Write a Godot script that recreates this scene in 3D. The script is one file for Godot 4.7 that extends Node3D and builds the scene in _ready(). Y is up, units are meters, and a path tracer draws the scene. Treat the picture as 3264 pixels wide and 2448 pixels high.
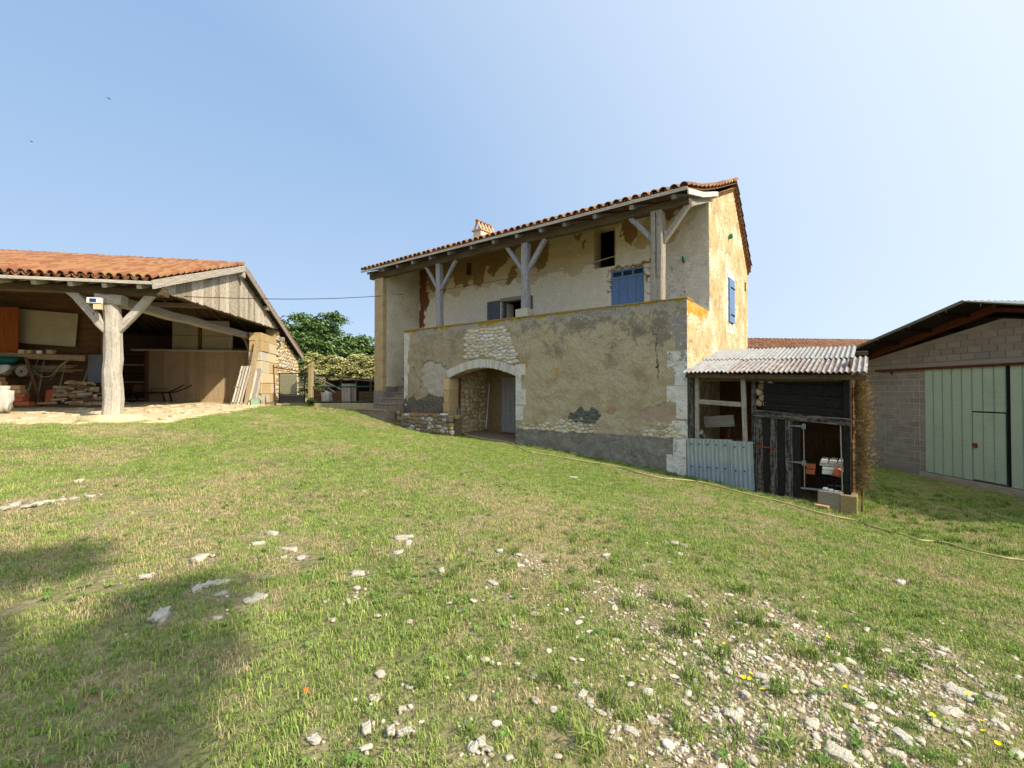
extends Node3D
# An old farmhouse yard: house with a terrace over an arched cellar, open barn, lean-to shed, block garage.
const EXPOSURE := 1.4
const SUN := 1.35
const CELL := 0.045
const TP := [Vector4(0.00,0.00,0.00488399,0),Vector4(2.00,2.00,-0.00212649,0),Vector4(-3.00,3.00,-0.00166436,0),Vector4(-14.27,-3.04,-0.00531041,0),Vector4(-12.50,-4.30,0.0147014,0),Vector4(-16.00,-6.50,-0.0031229,0),Vector4(-20.74,-9.63,-0.00326936,0),Vector4(-18.70,-9.00,0.00165894,0),Vector4(-17.44,-10.17,0.000293167,0),Vector4(-16.15,-11.00,-0.00650592,0),Vector4(-14.90,-9.90,0.0195188,0),Vector4(-12.50,-10.10,-0.0149566,0),Vector4(-10.60,-10.20,0.00604868,0),Vector4(-11.00,-11.00,-0.0145311,0),Vector4(-8.28,-10.90,0.00355239,0),Vector4(-5.80,-10.90,-0.00186076,0),Vector4(-3.39,-10.90,0.0061843,0),Vector4(-2.44,-10.90,-0.0122451,0),Vector4(-1.20,-10.90,0.0289288,0),Vector4(-0.32,-10.90,-0.0271503,0),Vector4(1.20,-19.30,0.00113851,0),Vector4(2.93,-17.20,0.0027067,0),Vector4(-0.43,-21.20,-0.00309594,0),Vector4(5.50,-14.20,0.000864569,0),Vector4(0.30,-14.50,-0.00270115,0),Vector4(3.00,-9.00,0.00156972,0),Vector4(1.00,-5.00,0.000835781,0),Vector4(-3.00,-5.00,0.000513598,0),Vector4(-7.00,-5.00,0.00445132,0),Vector4(-10.50,-6.50,-0.00175297,0),Vector4(-9.00,-2.00,-0.0063826,0),Vector4(-18.00,-1.00,-0.000371462,0),Vector4(-13.00,2.00,0.00142612,0),Vector4(-5.00,0.00,-0.00269448,0),Vector4(6.00,0.00,0.00101958,0),Vector4(-20.00,-16.00,0.000180386,0),Vector4(-25.00,-10.00,-0.000192539,0),Vector4(-8.00,-16.00,0.00410304,0),Vector4(-14.00,-14.00,0.00535467,0)]
const TA := [0.411185,-0.051821,0.025189]
const ROCKS := [Vector3(-8.48,-1.46,0.186),Vector3(-7.63,-0.70,0.179),Vector3(-7.71,-0.80,0.209),Vector3(-7.58,-0.88,0.157),Vector3(-7.63,-0.96,0.186),Vector3(-7.62,-1.06,0.161),Vector3(-7.62,-1.17,0.137),Vector3(-7.61,-1.27,0.166),Vector3(-7.60,-1.41,0.169),Vector3(-4.85,-2.30,0.140),Vector3(-4.67,-2.09,0.110),Vector3(-4.68,-1.60,0.121),Vector3(-4.68,-1.70,0.062),Vector3(-4.32,-2.21,0.129),Vector3(-4.07,-2.19,0.103),Vector3(-4.19,-2.09,0.051),Vector3(-4.59,-1.19,0.092),Vector3(-4.05,-1.37,0.104),Vector3(-4.06,-1.45,0.106),Vector3(-4.04,-1.52,0.126),Vector3(-3.84,-1.45,0.102),Vector3(-3.80,-1.07,0.155),Vector3(-3.48,-1.30,0.069),Vector3(-3.57,-1.58,0.151),Vector3(-3.84,-3.16,0.166),Vector3(-3.69,-3.09,0.126),Vector3(-3.56,-2.86,0.087),Vector3(-3.41,-2.32,0.115),Vector3(-3.19,-2.16,0.072),Vector3(-3.08,-2.08,0.052),Vector3(-3.05,-2.00,0.059),Vector3(-3.17,-1.89,0.034),Vector3(-2.89,-1.78,0.054),Vector3(-2.72,-2.01,0.040),Vector3(-2.17,-1.62,0.070),Vector3(-1.96,-1.65,0.043),Vector3(-2.02,-1.48,0.053),Vector3(-1.86,-1.52,0.051),Vector3(-1.88,-1.33,0.070),Vector3(-2.00,-1.14,0.067),Vector3(-1.78,-1.26,0.046),Vector3(-1.78,-1.39,0.064),Vector3(-1.73,-1.43,0.064),Vector3(-1.54,-1.65,0.044),Vector3(-1.42,-1.61,0.062),Vector3(-1.42,-1.56,0.061),Vector3(-1.37,-1.60,0.041),Vector3(-1.27,-1.62,0.040),Vector3(-3.10,-3.38,0.078),Vector3(-2.92,-3.58,0.079),Vector3(-2.49,-2.96,0.094),Vector3(-2.97,-2.85,0.080),Vector3(-2.74,-3.63,0.089),Vector3(-2.59,-3.56,0.086),Vector3(-2.13,-4.28,0.103),Vector3(-4.54,-7.75,0.153),Vector3(-1.81,-5.32,0.104),Vector3(-1.71,-5.32,0.077),Vector3(-1.64,-4.99,0.073),Vector3(0.17,-6.11,0.115),Vector3(-1.62,-3.33,0.053),Vector3(-1.31,-2.27,0.051),Vector3(-1.24,-2.21,0.073),Vector3(-1.17,-2.17,0.047),Vector3(-0.93,-2.13,0.076),Vector3(-0.88,-2.27,0.068),Vector3(-1.00,-2.06,0.038),Vector3(-0.77,-2.20,0.054),Vector3(-0.65,-2.52,0.058),Vector3(-0.59,-2.58,0.105),Vector3(-0.80,-2.52,0.054),Vector3(-0.66,-2.40,0.034),Vector3(-0.50,-2.32,0.052),Vector3(-0.61,-2.26,0.042),Vector3(-0.74,-2.11,0.052),Vector3(-0.70,-2.16,0.062),Vector3(-0.71,-3.00,0.068),Vector3(-0.55,-3.07,0.094),Vector3(-0.58,-2.82,0.075),Vector3(-0.58,-2.94,0.052),Vector3(-0.76,-2.86,0.053),Vector3(-0.19,-3.53,0.127),Vector3(-0.11,-3.32,0.092),Vector3(-0.27,-2.80,0.093),Vector3(-0.43,-2.71,0.058),Vector3(-0.18,-2.77,0.067),Vector3(-0.15,-2.64,0.127),Vector3(-0.10,-2.92,0.058),Vector3(0.17,-3.17,0.082),Vector3(0.09,-3.00,0.124),Vector3(0.05,-2.83,0.096),Vector3(0.37,-3.75,0.147),Vector3(0.35,-4.43,0.080),Vector3(0.27,-4.52,0.042),Vector3(0.49,-4.03,0.056),Vector3(0.52,-3.85,0.106),Vector3(0.30,-3.47,0.112),Vector3(0.13,-3.26,0.073),Vector3(0.00,-3.50,0.067),Vector3(-0.29,-3.08,0.076),Vector3(-0.38,-3.05,0.051),Vector3(-0.03,-3.08,0.072),Vector3(0.36,-3.35,0.071),Vector3(0.50,-3.51,0.072)]
const GRAVEL := [Vector2(-1.25,-3.18),Vector2(-1.00,-3.02),Vector2(-0.71,-4.22),Vector2(-0.44,-3.97),Vector2(-0.62,-3.29),Vector2(-0.37,-3.27),Vector2(-0.45,-3.28),Vector2(0.12,-3.62),Vector2(0.32,-3.68),Vector2(-0.27,-2.84),Vector2(0.01,-2.89),Vector2(-0.69,-2.16),Vector2(-0.48,-2.54),Vector2(0.26,-4.27),Vector2(-1.58,-3.64),Vector2(-2.50,-3.59)]
const FLOWERS := [Vector2(-0.60,-2.83),Vector2(-0.57,-2.85),Vector2(-0.56,-2.90),Vector2(-0.48,-2.80),Vector2(-0.77,-3.16),Vector2(-0.27,-3.76),Vector2(-0.31,-3.49),Vector2(-1.43,-4.01),Vector2(0.33,-3.96),Vector2(0.46,-4.14),Vector2(0.37,-3.58),Vector2(0.20,-3.17),Vector2(0.40,-3.21),Vector2(0.41,-3.30),Vector2(0.42,-3.12),Vector2(-0.15,-3.16),Vector2(-5.47,-9.72)]
const HOSE := [Vector2(-10.56,-11.65),Vector2(-9.28,-10.75),Vector2(-8.51,-10.71),Vector2(-8.08,-10.50),Vector2(-7.29,-9.90),Vector2(-6.80,-9.62),Vector2(-6.79,-9.67),Vector2(-6.27,-9.79),Vector2(-5.72,-9.83),Vector2(-5.11,-10.01),Vector2(-4.61,-10.10),Vector2(-4.23,-9.88),Vector2(-3.87,-9.78),Vector2(-3.55,-9.89),Vector2(-3.20,-10.29),Vector2(-2.83,-10.44),Vector2(-2.13,-10.24),Vector2(-1.53,-10.20),Vector2(-0.91,-10.01),Vector2(-0.59,-10.03),Vector2(-0.30,-10.11),Vector2(0.02,-9.76),Vector2(0.31,-9.63),Vector2(0.48,-9.37),Vector2(0.79,-9.67),Vector2(1.04,-9.32),Vector2(1.23,-9.26),Vector2(1.37,-9.24),Vector2(1.56,-9.31)]
const TUFTS := [Vector2(-1.38,-3.70),Vector2(-1.19,-3.73),Vector2(-0.76,-3.79),Vector2(-0.67,-3.83),Vector2(-0.36,-3.53),Vector2(-0.79,-3.14),Vector2(-0.07,-3.92),Vector2(-1.07,-3.27),Vector2(-1.50,-3.37),Vector2(-0.85,-2.77),Vector2(-1.42,-2.20),Vector2(-0.75,-2.29),Vector2(-1.09,-2.25),Vector2(-0.45,-3.01),Vector2(0.13,-3.79),Vector2(-0.03,-3.60),Vector2(-0.55,-2.43),Vector2(-0.37,-2.50),Vector2(-1.03,-1.91),Vector2(0.21,-4.02),Vector2(-0.23,-3.80),Vector2(-0.91,-4.38),Vector2(-1.92,-3.83),Vector2(0.11,-4.91)]
const BROWN := [Vector2(-14.11,6.58),Vector2(-14.05,5.62),Vector2(-13.73,5.50),Vector2(-13.52,5.55),Vector2(-13.21,5.15),Vector2(-13.09,5.38),Vector2(-12.96,5.90),Vector2(-12.82,5.98),Vector2(-12.64,5.78),Vector2(-12.59,5.53),Vector2(-12.28,5.59),Vector2(-12.09,5.41),Vector2(-11.90,5.40),Vector2(-11.86,5.72),Vector2(-11.72,5.68),Vector2(-11.63,5.45),Vector2(-11.27,5.35),Vector2(-11.16,5.53),Vector2(-11.05,6.05),Vector2(-10.86,5.85),Vector2(-10.81,5.68),Vector2(-10.62,5.64),Vector2(-10.41,5.91),Vector2(-10.12,5.98),Vector2(-10.02,6.23),Vector2(-9.80,6.07),Vector2(-9.49,6.77),Vector2(-10.71,6.81),Vector2(-13.02,6.90)]
const BROWN2 := [Vector2(-9.14,5.59),Vector2(-8.88,5.67),Vector2(-8.70,5.55),Vector2(-8.48,5.60),Vector2(-8.41,5.83),Vector2(-8.33,6.54),Vector2(-9.10,6.54)]
const BROWN3 := [Vector2(-10.08,5.35),Vector2(-9.92,5.26),Vector2(-9.64,5.54),Vector2(-9.68,5.86),Vector2(-9.88,5.83)]
const BROWN4 := [Vector2(-5.91,6.55),Vector2(-5.81,6.08),Vector2(-5.75,5.82),Vector2(-5.63,5.86),Vector2(-5.49,5.75),Vector2(-5.37,6.02),Vector2(-5.31,6.26),Vector2(-5.57,6.58)]
const BROWN5 := [Vector2(-7.47,6.45),Vector2(-7.15,6.41),Vector2(-7.22,6.19),Vector2(-7.39,6.25)]
const BROWN6 := [Vector2(-7.12,6.20),Vector2(-7.02,6.07),Vector2(-7.09,5.90),Vector2(-7.18,5.93)]
const BROWN7 := [Vector2(-6.05,5.21),Vector2(-5.49,5.17),Vector2(-4.96,5.27),Vector2(-4.96,5.14),Vector2(-5.18,5.12),Vector2(-6.14,5.11)]
const BROWN8 := [Vector2(-5.14,4.98),Vector2(-5.01,4.88),Vector2(-5.04,4.65),Vector2(-5.12,4.63)]
const BROWN9 := [Vector2(-4.56,6.62),Vector2(-4.37,6.57),Vector2(-4.32,6.30),Vector2(-4.50,6.19)]
const OCHRE1 := [Vector2(-5.46,5.66),Vector2(-5.37,6.00),Vector2(-5.29,6.20),Vector2(-4.92,6.60),Vector2(-4.93,5.59)]
const OCHRE2 := [Vector2(-4.53,5.62),Vector2(-4.27,5.64),Vector2(-4.22,5.81),Vector2(-4.32,5.96),Vector2(-4.50,5.82)]
const STREAK := [Vector2(-14.57,6.51),Vector2(-14.60,5.54),Vector2(-14.57,4.86),Vector2(-14.65,4.46),Vector2(-14.59,4.08),Vector2(-14.34,4.06),Vector2(-14.26,4.83),Vector2(-14.15,4.71),Vector2(-14.05,4.99),Vector2(-13.92,5.16),Vector2(-14.05,5.29),Vector2(-14.13,5.55),Vector2(-14.08,6.43)]
const CRACK_A := [Vector2(-4.18,3.12),Vector2(-4.12,2.90),Vector2(-4.12,2.63),Vector2(-4.07,2.24),Vector2(-4.06,1.91)]
const CRACK_B := [Vector2(-12.33,2.43),Vector2(-12.25,2.53),Vector2(-11.82,2.62),Vector2(-11.45,2.52),Vector2(-11.17,2.31)]
const CRACK_C := [Vector2(-12.82,2.42),Vector2(-12.68,2.12),Vector2(-12.46,2.00),Vector2(-12.35,1.70)]
const PALE := [Vector2(-12.33,2.43),Vector2(-12.25,2.53),Vector2(-11.82,2.62),Vector2(-11.45,2.52),Vector2(-11.13,2.31),Vector2(-11.21,1.81),Vector2(-11.17,1.42),Vector2(-11.57,1.36),Vector2(-11.99,1.53),Vector2(-12.25,1.97)]
const PINK := [Vector2(-4.57,0.95),Vector2(-4.50,1.12),Vector2(-4.18,1.21),Vector2(-3.93,1.35),Vector2(-3.67,1.22),Vector2(-3.56,1.06),Vector2(-3.64,0.90),Vector2(-4.13,0.85),Vector2(-4.50,0.87)]
const PINK2 := [Vector2(-5.41,1.00),Vector2(-5.40,1.21),Vector2(-5.22,1.24),Vector2(-5.13,1.10),Vector2(-5.22,1.01)]
const SCAR := [Vector2(14.49,5.56),Vector2(14.22,5.36),Vector2(14.43,5.22),Vector2(14.27,5.02),Vector2(14.53,4.97),Vector2(14.75,4.98),Vector2(15.33,5.07),Vector2(15.40,5.19),Vector2(14.99,5.17),Vector2(14.88,5.51),Vector2(14.71,5.61)]
var rng := RandomNumberGenerator.new()
var used := {}
var M := {}
var stones: Array[ArrayMesh] = []
var bricks: Array[ArrayMesh] = []
var rocks: Array[ArrayMesh] = []
var tile_m: ArrayMesh
var hg := PackedFloat32Array()
const HX0 := -40.0
const HZ0 := -40.0
const HN := 241
const HS := 0.25

# ------------------------------------------------------------------ naming
func add_named(o: Node3D, called: String, parent: Node) -> void:
	var key := str(parent.get_instance_id()) + called
	var n: int = used.get(key, 0)
	used[key] = n + 1
	o.name = called if n == 0 else "%s_%03d" % [called, n]
	parent.add_child(o, true)

func thing(called: String, label: String, category: String, at := Vector3.ZERO, turn := 0.0, group := "") -> Node3D:
	var o := Node3D.new()
	add_named(o, called, self)
	o.position = at
	o.rotation.y = turn
	tag(o, label, category, group)
	return o

func tag(o: Node3D, label: String, category: String, group := "", kind := "") -> void:
	o.set_meta("label", label)
	if category: o.set_meta("category", category)
	if group: o.set_meta("group", group)
	if kind: o.set_meta("kind", kind)

func obj(called: String, mesh: Mesh, m: Material, parent: Node, xf := Transform3D()) -> MeshInstance3D:
	var o := MeshInstance3D.new()
	o.mesh = mesh
	o.material_override = m
	add_named(o, called, parent)
	o.transform = xf
	return o

func part(called: String, parent: Node) -> Node3D:
	var o := Node3D.new()
	add_named(o, called, parent)
	return o

# ------------------------------------------------------------------ random, height
func rr(a: float, b: float) -> float: return rng.randf_range(a, b)
func pick(a: Array): return a[rng.randi() % a.size()]

func tps(x: float, z: float) -> float:
	var s: float = TA[0] + TA[1] * x + TA[2] * z
	for p in TP:
		var q: Vector4 = p
		var d2 := (q.x - x) * (q.x - x) + (q.y - z) * (q.y - z)
		if d2 > 1e-9: s += q.z * d2 * 0.5 * log(d2)
	var far := smoothstep(14.0, 40.0, Vector2(x + 8.0, z + 8.0).length())
	return lerpf(clampf(s, -1.6, 1.4), -0.4, far)

func make_heights() -> void:
	hg.resize(HN * HN)
	for j in HN:
		for i in HN:
			hg[j * HN + i] = tps(HX0 + i * HS, HZ0 + j * HS)

func gh(x: float, z: float) -> float:
	var u := clampf((x - HX0) / HS, 0.0, HN - 1.001)
	var v := clampf((z - HZ0) / HS, 0.0, HN - 1.001)
	var i := int(u)
	var j := int(v)
	u -= i
	v -= j
	var k := j * HN + i
	return lerpf(lerpf(hg[k], hg[k + 1], u), lerpf(hg[k + HN], hg[k + HN + 1], u), v)

# ------------------------------------------------------------------ textures and materials
func noise_img(w: int, h: int, freq: float, sd: int, oct := 4, cell := false) -> Image:
	var n := FastNoiseLite.new()
	n.seed = sd
	n.frequency = freq
	n.noise_type = FastNoiseLite.TYPE_CELLULAR if cell else FastNoiseLite.TYPE_SIMPLEX_SMOOTH
	n.fractal_octaves = oct
	return n.get_seamless_image(w, h, false, false, 0.1, true)

func lut(cols: Array) -> PackedByteArray:
	var b := PackedByteArray()
	b.resize(768)
	for i in 256:
		var t := i / 255.0 * (cols.size() - 1)
		var k := mini(int(t), cols.size() - 2)
		var a: Color = cols[k]
		var c: Color = a.lerp(cols[k + 1], t - k)
		b[i * 3] = c.r8
		b[i * 3 + 1] = c.g8
		b[i * 3 + 2] = c.b8
	return b

func ramp_tex(n1: Image, n2: Image, share: float, cols: Array) -> ImageTexture:
	var a := n1.get_data()
	var b := n2.get_data()
	var l := lut(cols)
	var o := PackedByteArray()
	o.resize(a.size() * 3)
	for i in a.size():
		var k := clampi(int(a[i] * (1.0 - share) + b[i] * share), 0, 255) * 3
		o[i * 3] = l[k]
		o[i * 3 + 1] = l[k + 1]
		o[i * 3 + 2] = l[k + 2]
	var im := Image.create_from_data(n1.get_width(), n1.get_height(), false, Image.FORMAT_RGB8, o)
	return ImageTexture.create_from_image(im)

var nt := {}
func normal_tex(kind: String) -> ImageTexture:
	if not nt.has(kind):
		var im: Image
		match kind:
			"fine": im = noise_img(256, 256, 0.06, 11, 4)
			"lumpy": im = noise_img(256, 256, 0.025, 12, 5)
			"grain":
				im = noise_img(256, 16, 0.09, 13, 3)
				im.resize(256, 512, Image.INTERPOLATE_CUBIC)
		im.convert(Image.FORMAT_RGBA8)
		im.bump_map_to_normal_map(6.0)
		nt[kind] = ImageTexture.create_from_image(im)
	return nt[kind]

var seed_n := 100
func nmat(cols: Array, freq := 0.02, size := 1.0, rough := 0.92, bump := 0.6, share := 0.4, kind := "fine") -> StandardMaterial3D:
	seed_n += 2
	var m := StandardMaterial3D.new()
	m.albedo_texture = ramp_tex(noise_img(256, 256, freq, seed_n, 4), noise_img(256, 256, freq * 6.0, seed_n + 1, 3), share, cols)
	m.roughness = rough
	m.metallic_specular = 0.25
	m.uv1_triplanar = true
	m.uv1_world_triplanar = true
	m.uv1_scale = Vector3.ONE / size
	if bump > 0.0:
		m.normal_enabled = true
		m.normal_texture = normal_tex(kind)
		m.normal_scale = bump
	return m

func wood(cols: Array, rough := 0.85, bump := 0.8) -> StandardMaterial3D:
	seed_n += 2
	var m := StandardMaterial3D.new()
	var a := noise_img(256, 16, 0.07, seed_n, 3)
	a.resize(256, 512, Image.INTERPOLATE_CUBIC)
	a.convert(Image.FORMAT_L8)
	var b := noise_img(256, 512, 0.02, seed_n + 1, 5)
	m.albedo_texture = ramp_tex(a, b, 0.45, cols)
	m.roughness = rough
	m.metallic_specular = 0.2
	m.uv1_scale = Vector3(2.2, 0.8, 1)
	m.normal_enabled = true
	m.normal_texture = normal_tex("grain")
	m.normal_scale = bump
	return m

func plain(c: Color, rough := 0.7, metal := 0.0) -> StandardMaterial3D:
	var m := StandardMaterial3D.new()
	m.albedo_color = c
	m.roughness = rough
	m.metallic = metal
	m.metallic_specular = 0.3
	return m

func vmat(rough := 0.9, back := Color.BLACK) -> StandardMaterial3D:
	var m := StandardMaterial3D.new()
	m.vertex_color_use_as_albedo = true
	m.roughness = rough
	m.metallic_specular = 0.2
	if back != Color.BLACK:
		m.backlight_enabled = true
		m.backlight = back
	return m

# ------------------------------------------------------------------ meshes
func begin(smooth := false) -> SurfaceTool:
	var st := SurfaceTool.new()
	st.begin(Mesh.PRIMITIVE_TRIANGLES)
	st.set_smooth_group(0 if smooth else -1)
	return st

func vert(st: SurfaceTool, p: Vector3, uv: Vector2) -> void:
	st.set_uv(uv)
	st.add_vertex(p)

# corners counter-clockwise as seen from outside
func quad(st: SurfaceTool, a: Vector3, b: Vector3, c: Vector3, d: Vector3, ua := Vector2(0, 0), ub := Vector2(1, 0), uc := Vector2(1, 1), ud := Vector2(0, 1)) -> void:
	vert(st, a, ua); vert(st, c, uc); vert(st, b, ub)
	vert(st, a, ua); vert(st, d, ud); vert(st, c, uc)

func done(st: SurfaceTool) -> ArrayMesh:
	st.generate_normals()
	return st.commit()

# a timber along +Y: chamfered rectangle section, uneven if wob > 0
func beam_mesh(L: float, w: float, h: float, wob := 0.0, seg := 1, taper := 1.0, ch := 0.12) -> ArrayMesh:
	var st := begin()
	var c := minf(w, h) * ch
	var hw := w * 0.5
	var hh := h * 0.5
	var sec := [Vector2(hw - c, hh), Vector2(hw, hh - c), Vector2(hw, -hh + c), Vector2(hw - c, -hh), Vector2(-hw + c, -hh), Vector2(-hw, -hh + c), Vector2(-hw, hh - c), Vector2(-hw + c, hh)]
	var per := [0.0]
	for k in 8: per.append(per[k] + (sec[k] as Vector2).distance_to(sec[(k + 1) % 8]))
	var uo := Vector2(rng.randf(), rng.randf())
	var rings := []
	for i in seg + 1:
		var t := float(i) / seg
		var off := Vector2(rr(-1, 1), rr(-1, 1)) * wob
		var sc := lerpf(1.0, taper, t)
		var ring := []
		for k in 8:
			var q: Vector2 = sec[k] * sc + off + Vector2(rr(-1, 1), rr(-1, 1)) * wob * 0.4
			ring.append(Vector3(q.x, L * t, q.y))
		rings.append(ring)
	for i in seg:
		var v0 := uo.y + L * i / seg
		var v1 := uo.y + L * (i + 1) / seg
		for k in 8:
			var n := (k + 1) % 8
			quad(st, rings[i][k], rings[i][n], rings[i + 1][n], rings[i + 1][k], Vector2(uo.x + per[k], v0), Vector2(uo.x + per[k + 1], v0), Vector2(uo.x + per[k + 1], v1), Vector2(uo.x + per[k], v1))
	for k in range(1, 7):
		var r0: Array = rings[0]
		var r1: Array = rings[seg]
		vert(st, r0[0], uo); vert(st, r0[k], uo + Vector2(0.02, 0)); vert(st, r0[k + 1], uo + Vector2(0.02, 0.02))
		vert(st, r1[0], uo); vert(st, r1[k + 1], uo + Vector2(0.02, 0)); vert(st, r1[k], uo + Vector2(0.02, 0.02))
	return done(st)

func along(a: Vector3, b: Vector3, ref := Vector3.ZERO) -> Transform3D:
	var y := (b - a).normalized()
	var r := ref
	if r == Vector3.ZERO: r = Vector3.BACK if absf(y.z) < 0.9 else Vector3.RIGHT
	var z := (r - y * r.dot(y)).normalized()
	return Transform3D(Basis(y.cross(z).normalized(), y, z), a)

# timber from a to b; w across, h along ref
func stick(called: String, parent: Node, a: Vector3, b: Vector3, w: float, h: float, m: Material, ref := Vector3.ZERO, wob := 0.0, seg := 1, taper := 1.0, ch := 0.12) -> MeshInstance3D:
	return obj(called, beam_mesh(a.distance_to(b), w, h, wob, seg, taper, ch), m, parent, along(a, b, ref))

# box given by its two corners
func box(called: String, parent: Node, lo: Vector3, hi: Vector3, m: Material, ch := 0.05, wob := 0.0) -> MeshInstance3D:
	var s := hi - lo
	var c := (lo + hi) * 0.5
	if s.y >= s.x and s.y >= s.z:
		return stick(called, parent, Vector3(c.x, lo.y, c.z), Vector3(c.x, hi.y, c.z), s.x, s.z, m, Vector3.BACK, wob, 1, 1.0, ch)
	if s.x >= s.z:
		return stick(called, parent, Vector3(lo.x, c.y, c.z), Vector3(hi.x, c.y, c.z), s.y, s.z, m, Vector3.BACK, wob, 1, 1.0, ch)
	return stick(called, parent, Vector3(c.x, c.y, lo.z), Vector3(c.x, c.y, hi.z), s.y, s.x, m, Vector3.RIGHT, wob, 1, 1.0, ch)

func stone_mesh(sd: int, roundness: float, rough: float, sub := 2, smooth := true) -> ArrayMesh:
	var st := begin(smooth)
	var n := FastNoiseLite.new()
	n.seed = sd
	n.frequency = 0.9
	var axes := [[Vector3.RIGHT, Vector3.UP, Vector3.BACK], [Vector3.LEFT, Vector3.UP, Vector3.FORWARD], [Vector3.BACK, Vector3.UP, Vector3.LEFT], [Vector3.FORWARD, Vector3.UP, Vector3.RIGHT], [Vector3.RIGHT, Vector3.FORWARD, Vector3.UP], [Vector3.RIGHT, Vector3.BACK, Vector3.DOWN]]
	for ax in axes:
		for i in sub:
			for j in sub:
				var q := []
				for e in [[i, j], [i + 1, j], [i + 1, j + 1], [i, j + 1]]:
					var p: Vector3 = ax[2] + ax[0] * (2.0 * e[0] / sub - 1.0) + ax[1] * (2.0 * e[1] / sub - 1.0)
					p = p.lerp(p.normalized() * 1.15, roundness)
					p *= 0.5 * (1.0 + rough * n.get_noise_3dv(p * 1.7 + Vector3(sd, 0, 0)))
					p += Vector3(n.get_noise_3dv(p * 2.0), n.get_noise_3dv(p * 2.0 + Vector3(9, 0, 0)), n.get_noise_3dv(p * 2.0 + Vector3(0, 9, 0))) * rough * 0.3
					q.append(p)
				quad(st, q[0], q[1], q[2], q[3])
	return done(st)

# a block with chamfered, slightly uneven edges, one unit each way
func block_mesh(sd: int, c: float, jit: float) -> ArrayMesh:
	var st := begin()
	var r := RandomNumberGenerator.new()
	r.seed = sd
	var v := {}
	for x in [-1, 1]:
		for y in [-1, 1]:
			for z in [-1, 1]:
				var j := Vector3(r.randf_range(-1, 1), r.randf_range(-1, 1), r.randf_range(-1, 1)) * jit
				for k in 3:
					var p := Vector3(x, y, z) * 0.5 + j
					for a in 3:
						if a != k: p[a] -= [x, y, z][a] * c
					v[[x, y, z, k]] = p
	for k in 3:
		var a := (k + 1) % 3
		var b := (k + 2) % 3
		for s in [-1, 1]:
			var q := []
			for e in [[-1, -1], [1, -1], [1, 1], [-1, 1]]:
				var t := [0, 0, 0]
				t[k] = s
				t[a] = e[0]
				t[b] = e[1]
				q.append(v[[t[0], t[1], t[2], k]])
			if s > 0: quad(st, q[0], q[1], q[2], q[3])
			else: quad(st, q[3], q[2], q[1], q[0])
		for s1 in [-1, 1]:
			for s2 in [-1, 1]:
				var q := []
				for e in [[-1, a], [1, a], [1, b], [-1, b]]:
					var t := [0, 0, 0]
					t[k] = e[0]
					t[a] = s1
					t[b] = s2
					q.append(v[[t[0], t[1], t[2], e[1]]])
				if s1 * s2 < 0: quad(st, q[0], q[1], q[2], q[3])
				else: quad(st, q[3], q[2], q[1], q[0])
	for x in [-1, 1]:
		for y in [-1, 1]:
			for z in [-1, 1]:
				var t := [v[[x, y, z, 0]], v[[x, y, z, 1]], v[[x, y, z, 2]]]
				if x * y * z > 0: t = [t[0], t[2], t[1]]
				for p in t: st.add_vertex(p)
	return done(st)

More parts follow.
